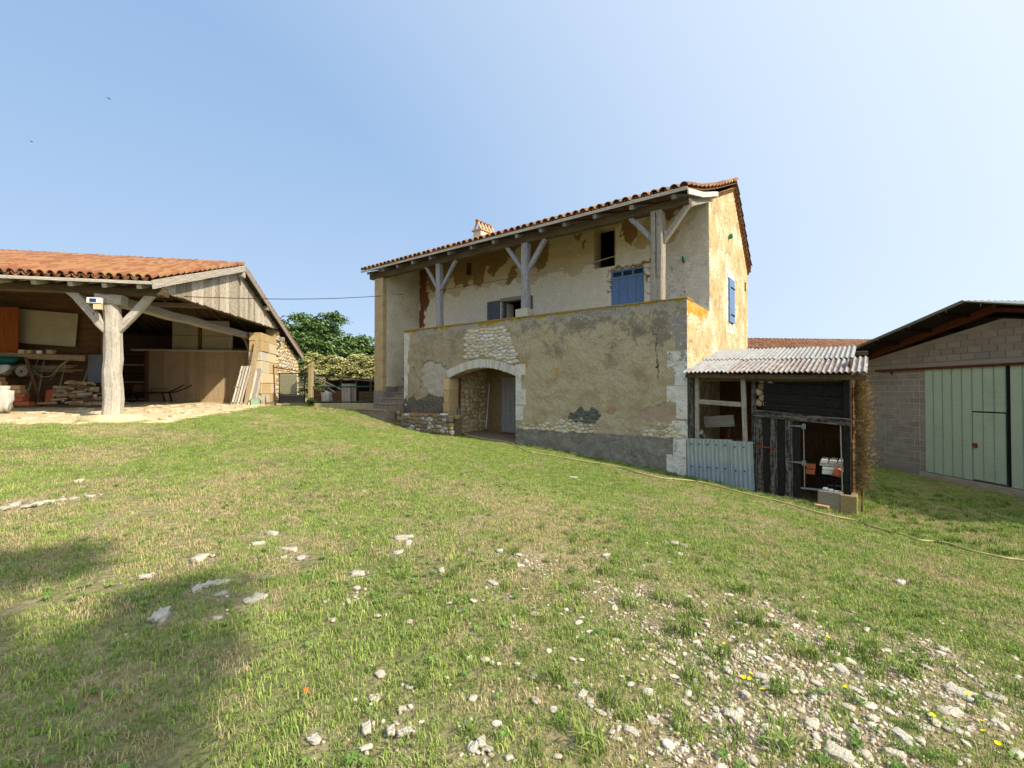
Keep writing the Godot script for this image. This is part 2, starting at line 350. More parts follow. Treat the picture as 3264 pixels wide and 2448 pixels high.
# random rubble over a face: stones are the cells round jittered points, each a mesh of its own
func rubble(called: String, parent: Node, xf: Transform3D, w: float, h: float, cw: float, chh: float, depth: float, mats: Array, keep: Callable, gap := 0.007) -> void:
	var nx := int(w / cw) + 1
	var ny := int(h / chh) + 1
	var k := cw / chh
	var pts := {}
	for j in range(-2, ny + 2):
		for i in range(-2, nx + 2):
			pts[Vector2i(i, j)] = Vector2((i + 0.5 + rr(-0.42, 0.42) + 0.5 * (absi(j) % 2)) * cw, (j + 0.5 + rr(-0.36, 0.36)) * chh * k)
	for j in ny:
		for i in nx:
			var c: Vector2 = pts[Vector2i(i, j)]
			if not keep.call(c.x, c.y / k): continue
			var poly: Array = [c + Vector2(-2, -2) * cw, c + Vector2(2, -2) * cw, c + Vector2(2, 2) * cw, c + Vector2(-2, 2) * cw]
			for dj in range(-2, 3):
				for di in range(-2, 3):
					if di == 0 and dj == 0: continue
					if not pts.has(Vector2i(i + di, j + dj)): continue
					var o: Vector2 = pts[Vector2i(i + di, j + dj)]
					var nrm := (o - c).normalized()
					var dist := (o - c).length() * 0.5
					var cut := []
					for e in poly.size():
						var a: Vector2 = poly[e]
						var b: Vector2 = poly[(e + 1) % poly.size()]
						var da := (a - c).dot(nrm) - dist
						var db := (b - c).dot(nrm) - dist
						if da <= 0.0: cut.append(a)
						if da * db < 0.0: cut.append(a.lerp(b, da / (da - db)))
					poly = cut
			if poly.size() < 3: continue
			var rnd := []
			for e in poly.size():
				var a: Vector2 = poly[e] - c
				var b: Vector2 = poly[(e + 1) % poly.size()] - c
				a.y /= k
				b.y /= k
				rnd.append(a.lerp(b, 0.13))
				rnd.append(a.lerp(b, 0.87))
			var st := begin(true)
			var front := depth * rr(0.75, 1.15)
			var tilt := Vector2(rr(-0.12, 0.12), rr(-0.16, 0.16))
			var n := rnd.size()
			var r0 := []
			var r1 := []
			var r2 := []
			for e in n:
				var q: Vector2 = rnd[e]
				q -= q.normalized() * minf(gap * rr(0.6, 1.6), q.length() * 0.3)
				r0.append(Vector3(q.x, q.y, -depth * 0.6))
				r1.append(Vector3(q.x, q.y, front * rr(0.45, 0.7)))
				var u := q * rr(0.8, 0.9)
				r2.append(Vector3(u.x, u.y, front * rr(0.9, 1.05) + u.dot(tilt)))
			for e in n:
				var f := (e + 1) % n
				st.set_smooth_group(1)
				quad(st, r0[e], r0[f], r1[f], r1[e])
				st.set_smooth_group(2)
				quad(st, r1[e], r1[f], r2[f], r2[e])
				st.add_vertex(Vector3(0, 0, front * 1.02)); st.add_vertex(r2[f]); st.add_vertex(r2[e])
			obj(called, done(st), pick(mats), parent, xf * Transform3D(Basis(), Vector3(c.x, c.y / k, 0)))

func make_tile() -> ArrayMesh:
	var st := begin(true)
	var L := 0.46
	var n := 6
	var o := []
	var inn := []
	for e in 2:
		var r := 0.1 if e == 0 else 0.07
		var ring := []
		var ri := []
		for k in n + 1:
			var t := PI * k / n
			ring.append(Vector3(cos(t) * r, sin(t) * r * 1.0, -L * e))
			ri.append(Vector3(cos(t) * (r - 0.016), sin(t) * (r - 0.016) * 1.0, -L * e))
		o.append(ring)
		inn.append(ri)
	for k in n:
		quad(st, o[0][k], o[1][k], o[1][k + 1], o[0][k + 1])
	st.set_smooth_group(1)
	for k in n:
		quad(st, inn[0][k + 1], inn[1][k + 1], inn[1][k], inn[0][k])
	st.set_smooth_group(-1)
	for k in n:
		quad(st, o[0][k + 1], inn[0][k + 1], inn[0][k], o[0][k])
	return done(st)

func spline(pts: Array, per := 4) -> Array:
	var out := []
	var n := pts.size()
	for i in n - 1:
		var p0: Vector3 = pts[maxi(i - 1, 0)]
		var p1: Vector3 = pts[i]
		var p2: Vector3 = pts[i + 1]
		var p3: Vector3 = pts[mini(i + 2, n - 1)]
		for k in per: out.append(p1.cubic_interpolate(p2, p0, p3, float(k) / per))
	out.append(pts[n - 1])
	return out

func tube_mesh(pts: Array, r: float, sides := 6, r_end := -1.0) -> ArrayMesh:
	var st := begin(true)
	var n := pts.size()
	var rings := []
	for i in n:
		var d: Vector3 = ((pts[mini(i + 1, n - 1)] as Vector3) - pts[maxi(i - 1, 0)]).normalized()
		var s := d.cross(Vector3.UP if absf(d.y) < 0.95 else Vector3.RIGHT).normalized()
		var u := s.cross(d)
		var rad := r if r_end < 0.0 else lerpf(r, r_end, float(i) / (n - 1))
		var ring := []
		for k in sides:
			var t := TAU * k / sides
			ring.append((pts[i] as Vector3) + (s * cos(t) + u * sin(t)) * rad)
		rings.append(ring)
	for i in n - 1:
		for k in sides:
			var m := (k + 1) % sides
			quad(st, rings[i][k], rings[i][m], rings[i + 1][m], rings[i + 1][k], Vector2(float(k) / sides, i * 0.2), Vector2(float(k + 1) / sides, i * 0.2), Vector2(float(k + 1) / sides, i * 0.2 + 0.2), Vector2(float(k) / sides, i * 0.2 + 0.2))
	for k in range(1, sides - 1):
		st.add_vertex(rings[0][0]); st.add_vertex(rings[0][k]); st.add_vertex(rings[0][k + 1])
		st.add_vertex(rings[n - 1][0]); st.add_vertex(rings[n - 1][k + 1]); st.add_vertex(rings[n - 1][k])
	return done(st)

func tube(called: String, parent: Node, pts: Array, r: float, m: Material, sides := 6, r_end := -1.0) -> MeshInstance3D:
	return obj(called, tube_mesh(pts, r, sides, r_end), m, parent)

# a wall in its own XY plane, face at z = 0, thickness towards -z; the outline runs counter-clockwise
func poly_wall(pts: PackedVector2Array, thick: float, lo: Vector2, hi: Vector2) -> ArrayMesh:
	var st := begin()
	var uv := func(p: Vector2) -> Vector2: return Vector2((p.x - lo.x) / (hi.x - lo.x), 1.0 - (p.y - lo.y) / (hi.y - lo.y))
	var idx := Geometry2D.triangulate_polygon(pts)
	for k in range(0, idx.size(), 3):
		var t := [pts[idx[k]], pts[idx[k + 1]], pts[idx[k + 2]]]
		if (t[1] - t[0]).cross(t[2] - t[0]) < 0.0: t = [t[0], t[2], t[1]]
		for e in [0, 2, 1]: vert(st, Vector3(t[e].x, t[e].y, 0), uv.call(t[e]))
		for e in [0, 1, 2]: vert(st, Vector3(t[e].x, t[e].y, -thick), uv.call(t[e]))
	var n := pts.size()
	for k in n:
		var a := pts[k]
		var b := pts[(k + 1) % n]
		var ua: Vector2 = uv.call(a)
		var ub: Vector2 = uv.call(b)
		quad(st, Vector3(a.x, a.y, 0), Vector3(a.x, a.y, -thick), Vector3(b.x, b.y, -thick), Vector3(b.x, b.y, 0), ua, ua + Vector2(0.02, 0), ub + Vector2(0.02, 0), ub)
	return done(st)

# the same with rectangular openings: [x0, y0, x1, y1] each
func hole_wall(x0: float, y0: float, x1: float, y1: float, holes: Array, thick: float) -> ArrayMesh:
	var st := begin()
	var xs := [x0, x1]
	var ys := [y0, y1]
	for h in holes:
		xs.append_array([h[0], h[2]])
		ys.append_array([h[1], h[3]])
	xs.sort()
	ys.sort()
	var uv := func(x: float, y: float) -> Vector2: return Vector2((x - x0) / (x1 - x0), 1.0 - (y - y0) / (y1 - y0))
	for i in xs.size() - 1:
		for j in ys.size() - 1:
			var a: float = xs[i]
			var b: float = xs[i + 1]
			var c: float = ys[j]
			var d: float = ys[j + 1]
			if b - a < 1e-5 or d - c < 1e-5: continue
			var open := false
			for h in holes:
				if (a + b) * 0.5 > h[0] and (a + b) * 0.5 < h[2] and (c + d) * 0.5 > h[1] and (c + d) * 0.5 < h[3]: open = true
			if open: continue
			quad(st, Vector3(a, c, 0), Vector3(b, c, 0), Vector3(b, d, 0), Vector3(a, d, 0), uv.call(a, c), uv.call(b, c), uv.call(b, d), uv.call(a, d))
			quad(st, Vector3(b, c, -thick), Vector3(a, c, -thick), Vector3(a, d, -thick), Vector3(b, d, -thick), uv.call(b, c), uv.call(a, c), uv.call(a, d), uv.call(b, d))
	for h in holes + [[x1, y1, x0, y0]]:
		var p := [Vector2(h[0], h[1]), Vector2(h[2], h[1]), Vector2(h[2], h[3]), Vector2(h[0], h[3])]
		for k in 4:
			var a: Vector2 = p[k]
			var b: Vector2 = p[(k + 1) % 4]
			var ua: Vector2 = uv.call(a.x, a.y)
			var ub: Vector2 = uv.call(b.x, b.y)
			quad(st, Vector3(a.x, a.y, -thick), Vector3(b.x, b.y, -thick), Vector3(b.x, b.y, 0), Vector3(a.x, a.y, 0), ua, ub, ub, ua)
	return done(st)

# corrugated sheet in XZ, top up: w along x, L along -z; tint(u, v, phase) gives the colour of a place on it
func corrugated(w: float, L: float, pitch: float, amp: float, tint: Callable, skew := 0.0) -> ArrayMesh:
	var st := begin(true)
	var n := int(w / pitch * 8.0)
	var rows := 10
	for side in 2:
		st.set_smooth_group(side)
		for j in rows:
			for i in n:
				var q := []
				var cols := []
				for e in [[i, j], [i + 1, j], [i + 1, j + 1], [i, j + 1]]:
					var x: float = w * e[0] / n
					var ph: float = x / pitch * TAU
					var z: float = -L * e[1] / rows
					q.append(Vector3(x + skew * e[1] / rows, cos(ph) * amp - side * 0.0025, z))
					cols.append(tint.call(float(e[0]) / n, float(e[1]) / rows, cos(ph)))
				var order := [0, 2, 1, 0, 3, 2] if side == 0 else [0, 1, 2, 0, 2, 3]
				for k in order:
					st.set_color(cols[k])
					st.set_uv(Vector2(q[k].x, q[k].z))
					st.add_vertex(q[k])
	return done(st)

# stones or bricks laid in uneven rows over a face: xf has x along, y up, z out of the wall
func masonry(called: String, parent: Node, xf: Transform3D, w: float, h: float, row_h: float, st_w: float, depth: float, mats: Array, keep: Callable, even := 0.3, set_in := 0.55, shapes: Array = stones) -> void:
	var y := 0.0
	var row := 0
	while y < h:
		var rh := row_h * rr(1.0 - even, 1.0 + even)
		var x := -st_w * rr(0.0, 1.0) if even > 0.05 else -st_w * 0.5 * (row % 2)
		while x < w:
			var sw := st_w * rr(1.0 - even * 1.6, 1.0 + even * 1.6)
			var cx := x + sw * 0.5
			var cy := y + rh * 0.5
			if keep.call(cx, cy):
				var b := Basis(Vector3.BACK, rr(-1, 1) * even * 0.22) * Basis.from_scale(Vector3(sw * 0.97, rh * rr(0.9, 1.0) * (0.97 if even < 0.05 else 1.0), depth * rr(0.85, 1.2)))
				var t := Transform3D(b, Vector3(cx, cy + rr(-1, 1) * even * rh * 0.25, depth * (0.5 - set_in) + rr(-1, 1) * depth * 0.08 * even))
				obj(called, pick(shapes), pick(mats), parent, xf * t)
			x += sw
		y += rh
		row += 1

func scatter(called: String, parent: Node, mesh: Mesh, m: Material, xfs: Array, cols: PackedColorArray, label := "") -> MultiMeshInstance3D:
	var mm := MultiMesh.new()
	mm.transform_format = MultiMesh.TRANSFORM_3D
	mm.use_colors = cols.size() > 0
	mm.mesh = mesh
	mm.instance_count = xfs.size()
	for i in xfs.size():
		mm.set_instance_transform(i, xfs[i])
		if cols.size() > 0: mm.set_instance_color(i, cols[i])
	var o := MultiMeshInstance3D.new()
	o.multimesh = mm
	o.material_override = m
	add_named(o, called, parent)
	o.set_meta("kind", "stuff")
	if label: o.set_meta("label", label)
	return o

# barrel tiles on a roof: prof is the slope's line from eave to ridge in (distance inwards, height), frame has x along the eave, z outwards
func tiles(roof: Node3D, frame: Transform3D, x0: float, x1: float, pitch: float, prof: Array, step: float, lift: float, mats: Array, single: Callable) -> void:
	var covers := []
	var cc := PackedColorArray()
	var length := 0.0
	for k in prof.size() - 1: length += (prof[k] as Vector2).distance_to(prof[k + 1])
	var rows := int(ceil(length / step))
	var n := int(round((x1 - x0) / pitch))
	var count := 0
	for r in rows:
		var s := minf(r * step, length - 0.2)
		var p := Vector2.ZERO
		var d := Vector2.RIGHT
		var run := s
		for k in prof.size() - 1:
			var a: Vector2 = prof[k]
			var b: Vector2 = prof[k + 1]
			d = (b - a).normalized()
			if run <= a.distance_to(b) or k == prof.size() - 2:
				p = a + d * run
				break
			run -= a.distance_to(b)
		for i in n + 1:
			for channel in 2:
				if channel == 1 and i == n: continue
				var x := x0 + (i + 0.5 * channel) * pitch * (x1 - x0) / (n * pitch)
				var up := Vector3(0, d.y, -d.x)
				var nor := Vector3(0, d.x, d.y)
				var right := Vector3.RIGHT
				var ang := rr(-0.035, 0.035)
				var b := Basis(right, nor, -up)
				b = b.rotated(right, 0.1).rotated(nor, ang)
				var at := Vector3(x + rr(-0.008, 0.008), p.y + lift + (0.0 if channel == 1 else 0.035), -p.x) + up * rr(-0.025, 0.02)
				if channel == 1:
					b = b * Basis(Vector3.BACK, PI)
					at.y += 0.075
				b = b * Basis.from_scale(Vector3(pitch / 0.235 * 1.0, 1.0, 1.0))
				var t := frame * Transform3D(b, at)
				if channel == 0 and count < 299 and single.call(x, r):
					obj("tile", tile_m, pick(mats), roof, t)
					count += 1
				else:
					covers.append(t)
					var k: Color = (pick([Color(0.26, 0.12, 0.068), Color(0.31, 0.155, 0.088), Color(0.23, 0.1, 0.055), Color(0.3, 0.18, 0.1)]))
					cc.append(k * rr(0.85, 1.15))
	scatter("tile_field", roof, tile_m, M.tile_v, covers, cc)
const YAW := 0.6584
const BARN_YAW := 0.86691
const BARN_O := Vector3(-13.19, 0, -3.54)
const GAR_O := Vector3(-0.26, 0, -21.2)
const GAR_YAW := -0.8788
var nA := FastNoiseLite.new()
var nB := FastNoiseLite.new()
var barn_t: Transform3D
var gar_t: Transform3D

func _ready() -> void:
	rng.seed = 7
	# camera
	var cam := Camera3D.new()
	cam.name = "camera"
	cam.position = Vector3(0, 1.6, 0)
	cam.rotation = Vector3(0.0137, YAW, 0)
	cam.fov = 78.32
	cam.near = 0.05
	cam.far = 2000.0
	add_child(cam)
	# sky
	var we := WorldEnvironment.new()
	we.name = "world_environment"
	var env := Environment.new()
	env.background_mode = Environment.BG_SKY
	env.tonemap_mode = Environment.TONE_MAPPER_LINEAR
	env.tonemap_exposure = EXPOSURE
	env.sdfgi_enabled = true
	env.ssao_enabled = true
	env.ssil_enabled = true
	var to_sun := sun_dir()
	var pm := PanoramaSkyMaterial.new()
	pm.panorama = sky_texture(to_sun)
	var sky := Sky.new()
	sky.sky_material = pm
	env.sky = sky
	we.environment = env
	add_child(we)
	# sun
	var sun := DirectionalLight3D.new()
	sun.name = "sun"
	sun.light_energy = SUN
	sun.light_color = Color(1.0, 0.95, 0.86)
	sun.light_angular_distance = 0.8
	sun.shadow_enabled = true
	sun.basis = Basis.looking_at(-to_sun)
	add_child(sun)
	barn_t = Transform3D(Basis(Vector3.UP, BARN_YAW), BARN_O)
	gar_t = Transform3D(Basis(Vector3.UP, GAR_YAW), GAR_O)
	nA.seed = 3
	nA.frequency = 0.35
	nA.fractal_octaves = 4
	nB.seed = 5
	nB.frequency = 1.6
	nB.fractal_octaves = 3
	make_heights()
	make_materials()
	for k in 8: stones.append(stone_mesh(k * 13 + 1, 0.42, 0.35))
	for k in 4: bricks.append(block_mesh(k * 7 + 400, 0.035, 0.018))
	for k in 5: rocks.append(stone_mesh(k * 17 + 500, 0.35, 0.55, 4, true))
	tile_m = make_tile()
	ground()
	house()
	barn()
	garage()
	shed()
	back_yard()
	barn_contents()
	yard_things()
	grass()

func sun_dir() -> Vector3:
	var el := deg_to_rad(38.0)
	var d := deg_to_rad(4.0)
	return Vector3(cos(d) * cos(el), sin(el), -sin(d) * cos(el))

func sky_texture(s: Vector3) -> ImageTexture:
	var w := 512
	var h := 256
	var f := PackedFloat32Array()
	f.resize(w * h * 3)
	var k := 0
	for j in h:
		var th := PI * (j + 0.5) / h
		var y := cos(th)
		for i in w:
			var ph := TAU * (i + 0.5) / w
			var d := Vector3(sin(ph) * sin(th), y, -cos(ph) * sin(th))
			var e := maxf(y, 0.0)
			var t := 1.0 - exp(-e * 2.6)
			var c := Vector3(0.54, 0.7, 0.89).lerp(Vector3(0.185, 0.33, 0.585), t)
			var cg := d.dot(s)
			var g := clampf((cg + 0.26) / 1.05, 0.0, 1.0)
			c = c.lerp(Vector3(0.86, 0.93, 1.0), g * 0.95)
			c += Vector3(1.0, 0.95, 0.85) * (0.5 * pow(maxf(cg, 0.0), 12.0))
			c *= 0.88 * (1.0 + 0.03 * nA.get_noise_3dv(d * Vector3(4.0, 14.0, 4.0)))
			f[k] = c.x
			f[k + 1] = c.y
			f[k + 2] = c.z
			k += 3
	return ImageTexture.create_from_image(Image.create_from_data(w, h, false, Image.FORMAT_RGBF, f.to_byte_array()))

func c8(r: int, g: int, b: int) -> Color: return Color8(r, g, b)

func make_materials() -> void:
	# timber
	M.oak = wood([c8(92, 84, 74), c8(140, 130, 118), c8(168, 160, 148), c8(120, 110, 98)])
	M.oak_pale = wood([c8(118, 108, 96), c8(172, 163, 150), c8(196, 188, 176), c8(150, 140, 126)])
	M.oak_blue = wood([c8(92, 90, 92), c8(136, 134, 138), c8(166, 163, 164), c8(118, 114, 112)])
	M.oak_dark = wood([c8(52, 42, 32), c8(84, 70, 54), c8(106, 92, 72), c8(70, 58, 44)])
	M.brown = wood([c8(62, 44, 30), c8(96, 70, 48), c8(120, 92, 66), c8(76, 55, 38)])
	M.black = wood([c8(20, 19, 18), c8(31, 29, 28), c8(46, 43, 40), c8(26, 24, 23)])
	M.black_worn = wood([c8(24, 22, 21), c8(48, 45, 42), c8(120, 112, 104), c8(36, 33, 31)])
	var boards := []
	for k in 4:
		var g := [0, 14, -16, -34][k] as int
		boards.append(wood([c8(112 + g, 96 + g, 80 + g), c8(172 + g, 158 + g, 138 + g), c8(214 + g, 204 + g, 188 + g), c8(146 + g, 128 + g, 106 + g)]))
	M.boards = boards
	M.planks = [wood([c8(136, 116, 90), c8(172, 150, 120), c8(190, 170, 142)]), wood([c8(126, 106, 82), c8(160, 138, 110), c8(180, 158, 130)])]
	M.rust_board = wood([c8(120, 62, 28), c8(156, 88, 44), c8(170, 104, 58)])
	M.blue_paint = wood([c8(86, 112, 152), c8(98, 126, 168), c8(112, 140, 180), c8(92, 118, 160)], 0.6, 0.25)
	M.blue_grey = wood([c8(70, 76, 86), c8(92, 98, 108), c8(108, 112, 118)], 0.7, 0.4)
	M.grey_door = wood([c8(126, 122, 118), c8(150, 146, 140), c8(164, 160, 152)], 0.7, 0.3)
	M.white_wood = wood([c8(150, 140, 126), c8(206, 200, 190), c8(224, 220, 212)], 0.8, 0.5)
	# stone and plaster
	M.lime = [nmat([c8(164, 154, 132), c8(200, 191, 170), c8(222, 216, 200)], 0.03, 0.5), nmat([c8(170, 156, 124), c8(204, 190, 158), c8(222, 212, 186)], 0.03, 0.5), nmat([c8(140, 132, 118), c8(186, 178, 162), c8(212, 204, 188)], 0.03, 0.5)]
	M.gold = [nmat([c8(168, 144, 102), c8(198, 174, 130), c8(216, 198, 160)], 0.03, 0.5), nmat([c8(156, 132, 92), c8(186, 160, 116), c8(206, 184, 144)], 0.03, 0.5), nmat([c8(180, 158, 116), c8(214, 196, 156), c8(228, 214, 182)], 0.03, 0.5)]
	M.grey_stone = [nmat([c8(84, 80, 72), c8(134, 126, 112), c8(176, 166, 146)], 0.05, 0.35, 0.95, 1.0), nmat([c8(70, 68, 62), c8(116, 110, 98), c8(160, 150, 128)], 0.05, 0.35, 0.95, 1.0), nmat([c8(96, 84, 58), c8(150, 130, 88), c8(190, 172, 128)], 0.05, 0.35, 0.95, 1.0)]
	M.dark_stone = [nmat([c8(54, 56, 56), c8(84, 86, 84), c8(120, 120, 114)], 0.05, 0.35), nmat([c8(64, 66, 66), c8(96, 98, 96), c8(136, 134, 126)], 0.05, 0.35)]
	M.white_brick = [nmat([c8(176, 170, 156), c8(212, 208, 198), c8(228, 225, 218)], 0.05, 0.3), nmat([c8(160, 150, 134), c8(200, 194, 182), c8(222, 218, 210)], 0.05, 0.3)]
	M.mortar = nmat([c8(150, 134, 102), c8(178, 160, 124), c8(196, 180, 146)], 0.03, 0.8)
	M.mortar_dark = nmat([c8(92, 82, 64), c8(122, 110, 88), c8(146, 134, 110)], 0.03, 0.8)
	M.concrete = nmat([c8(120, 114, 102), c8(150, 143, 130), c8(170, 164, 152)], 0.02, 1.2, 0.95, 0.4)
	M.slab = nmat([c8(116, 106, 92), c8(140, 129, 113), c8(158, 148, 132)], 0.02, 0.9, 0.95, 0.6)
	M.block = [nmat([c8(112, 108, 102), c8(134, 130, 123), c8(150, 146, 138)], 0.05, 0.4), nmat([c8(106, 102, 96), c8(128, 124, 117), c8(144, 140, 132)], 0.05, 0.4), nmat([c8(118, 114, 106), c8(140, 135, 126), c8(154, 149, 140)], 0.05, 0.4)]
	M.block_mortar = nmat([c8(168, 162, 154), c8(188, 182, 174), c8(204, 198, 190)], 0.04, 0.5)
	M.ochre = nmat([c8(158, 136, 102), c8(178, 156, 120), c8(192, 172, 138)], 0.015, 1.6, 0.95, 0.5)
	M.cream = nmat([c8(186, 176, 152), c8(212, 203, 182), c8(224, 217, 200)], 0.012, 2.0, 0.95, 0.35)
	M.dirty_base = nmat([c8(96, 92, 88), c8(134, 128, 122), c8(170, 160, 144)], 0.03, 1.2, 0.95, 0.6)
	M.lichen = nmat([c8(150, 108, 20), c8(176, 136, 36), c8(128, 116, 84), c8(150, 142, 124)], 0.03, 0.8, 0.98, 0.8)
	M.brick_red = [nmat([c8(150, 78, 52), c8(178, 102, 70), c8(194, 128, 96)], 0.05, 0.3), nmat([c8(176, 132, 88), c8(204, 164, 116), c8(220, 186, 144)], 0.05, 0.3)]
	M.floor_dirt = nmat([c8(150, 124, 88), c8(196, 174, 134), c8(232, 216, 180), c8(170, 146, 108)], 0.03, 2.2, 0.98, 0.9, 0.45, "lumpy")
	# clay
	M.tile = [nmat([c8(112, 74, 54), c8(148, 99, 72), c8(172, 126, 96)], 0.06, 0.4), nmat([c8(122, 84, 60), c8(160, 111, 80), c8(180, 138, 104)], 0.06, 0.4), nmat([c8(100, 66, 48), c8(136, 90, 66), c8(162, 118, 88)], 0.06, 0.4), nmat([c8(104, 86, 58), c8(156, 118, 78), c8(180, 146, 102)], 0.05, 0.4)]
	M.tile_old = [nmat([c8(74, 66, 52), c8(126, 98, 72), c8(168, 128, 92)], 0.04, 0.5), nmat([c8(86, 74, 54), c8(140, 104, 74), c8(184, 138, 96)], 0.04, 0.5), nmat([c8(96, 70, 52), c8(150, 100, 70), c8(180, 132, 96)], 0.04, 0.5)]
	M.tile_v = vmat(0.9)
	# metal and the rest
	M.rust = nmat([c8(82, 40, 26), c8(112, 58, 38), c8(136, 78, 52)], 0.04, 0.4, 0.85, 0.3)
	M.garage_beam = wood([c8(66, 36, 26), c8(88, 50, 36), c8(104, 62, 46)])
	M.zinc = plain(c8(112, 116, 116), 0.6, 0.1)
	M.sheet_v = vmat(0.55)
	M.sheet_v.metallic = 0.0
	M.dark_sheet = nmat([c8(34, 30, 28), c8(48, 43, 39), c8(60, 54, 48)], 0.02, 1.0, 0.9, 0.3)
	M.fibre = nmat([c8(120, 124, 124), c8(150, 154, 154), c8(172, 175, 174)], 0.03, 0.8, 0.9, 0.3)
	M.green_door = nmat([c8(120, 142, 124), c8(152, 170, 150), c8(162, 178, 158), c8(136, 158, 138)], 0.012, 2.2, 0.6, 0.15, 0.5)
	M.earth_plaster = nmat([c8(112, 90, 64), c8(142, 118, 86), c8(158, 136, 104)], 0.02, 1.2, 0.95, 0.6)
	M.green_pipe = plain(c8(28, 78, 66), 0.5)
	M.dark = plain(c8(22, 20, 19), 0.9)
	M.dark_brown = wood([c8(34, 22, 16), c8(56, 38, 27), c8(70, 50, 36)])
	M.white_panel = nmat([c8(150, 142, 118), c8(172, 164, 140), c8(184, 177, 154)], 0.01, 1.5, 0.8, 0.1)
	M.white = plain(c8(224, 222, 214), 0.7)
	M.sack = plain(c8(190, 186, 178), 0.8)
	M.hose = plain(c8(168, 158, 108), 0.55)
	M.wire = plain(c8(30, 32, 34), 0.6)
	M.glass = plain(c8(16, 18, 22), 0.08)
	M.rock = [nmat([c8(150, 140, 120), c8(192, 184, 166), c8(218, 212, 200)], 0.04, 0.25, 0.95, 0.9), nmat([c8(148, 140, 126), c8(188, 180, 166), c8(212, 206, 194)], 0.05, 0.25, 0.95, 0.9)]
	M.mortar_list = [M.mortar, M.mortar_dark, M.lime[2]]
	M.yellow = plain(c8(240, 205, 20), 0.7)

func grassy(x: float, z: float) -> float:
	# 1 where turf grows, 0 on floors, inside buildings and behind walls
	var p := barn_t.affine_inverse() * Vector3(x, 0, z)
	var edge := nB.get_noise_2d(x * 0.6, z * 0.6) * 0.5
	if p.x < 0.25 + edge * 0.5 and p.z < -0.15 + edge * 0.5: return 0.0
	if z < -10.88 and x < -0.36: return 0.0
	var g := gar_t.affine_inverse() * Vector3(x, 0, z)
	if g.z < 0.12: return 0.0
	if x < -14.0 and z < -9.6 - (x + 19.0) * 0.36: return 0.0
	if x > -14.7 and x < -13.2 and z < -9.98: return 0.0
	if x > -13.1 and x < -10.3 and z < -10.15: return 0.0
	return 1.0

func gravelly(x: float, z: float) -> float:
	var s := 0.0
	for q in GRAVEL:
		var d2: float = (q as Vector2).distance_squared_to(Vector2(x, z))
		s = maxf(s, exp(-d2 / 0.09))
	return clampf(s * (0.75 + 0.7 * nB.get_noise_2d(x * 2.0, z * 2.0)), 0.0, 1.0)

var rock_cells := {}
func near_rock(x: float, z: float) -> float:
	if rock_cells.is_empty():
		for q in ROCKS:
			for dx in range(-1, 2):
				for dz in range(-1, 2):
					var key := Vector2i(floori(q.x / 0.4) + dx, floori(q.y / 0.4) + dz)
					if not rock_cells.has(key): rock_cells[key] = []
					rock_cells[key].append(q)
	var s := 0.0
	for q in rock_cells.get(Vector2i(floori(x / 0.4), floori(z / 0.4)), []):
		var d := Vector2(q.x - x, q.y - z).length()
		s = maxf(s, smoothstep(q.z * 1.5, q.z * 0.5, d))
	return s

func ground() -> void:
	var xs := axis_steps(-22.0, 6.0, 0.14)
	var zs := axis_steps(-22.0, 4.0, 0.14)
	var st := SurfaceTool.new()
	st.begin(Mesh.PRIMITIVE_TRIANGLES)
	st.set_smooth_group(0)
	for z in zs:
		for x in xs:
			var fx: float = x
			var fz: float = z
			var near := 1.0 if (fx > -40.0 and fx < 20.0 and fz > -40.0 and fz < 20.0) else 0.0
			var y := gh(fx, fz) if near > 0.0 else tps(fx, fz)
			y += near * (0.012 * nB.get_noise_2d(fx, fz) + 0.02 * nA.get_noise_2d(fx * 2.0, fz * 2.0))
			var v := nA.get_noise_2d(fx, fz)
			var c := Color(0.19, 0.195, 0.085).lerp(Color(0.32, 0.275, 0.155), clampf(0.5 + v * 1.4 + 0.5 * nB.get_noise_2d(fx * 1.7, fz * 1.7), 0.0, 1.0))
			if near > 0.0:
				c = c.lerp(Color(0.33, 0.26, 0.18), gravelly(fx, fz) * 0.9)
				if fz < -10.75 and fx > -11.2 and fx < -8.0: c = Color(0.33, 0.26, 0.18)
				c = c.lerp(Color(0.36, 0.29, 0.2), near_rock(fx, fz) * 0.8)
			st.set_color(c)
			st.set_uv(Vector2(fx, fz))
			st.add_vertex(Vector3(fx, y, fz))
	var nx := xs.size()
	for j in zs.size() - 1:
		for i in nx - 1:
			var k := j * nx + i
			for e in [k, k + 1, k + nx + 1, k, k + nx + 1, k + nx]: st.add_index(e)
	st.generate_normals()
	var m := vmat(0.98)
	m.albedo_texture = ramp_tex(noise_img(512, 512, 0.03, 61, 5), noise_img(512, 512, 0.16, 62, 3), 0.5, [c8(170, 165, 150), c8(222, 220, 212), c8(255, 255, 255), c8(214, 208, 190)])
	m.uv1_scale = Vector3(0.9, 0.9, 1)
	m.normal_enabled = true
	m.normal_texture = normal_tex("fine")
	m.normal_scale = 1.0
	var o := obj("ground", st.commit(), m, self)
	tag(o, "sloping farmyard ground of thin turf and soil", "ground", "", "structure")

func axis_steps(a: float, b: float, s: float) -> PackedFloat32Array:
	var left := []
	var d := s
	var x := a
	while x > -600.0:
		d *= 1.35
		x -= d
		left.append(x)
	left.reverse()
	var out := PackedFloat32Array(left)
	x = a
	while x < b:
		out.append(x)
		x += s
	d = s
	while x < 600.0:
		out.append(x)
		d *= 1.35
		x += d
	return out

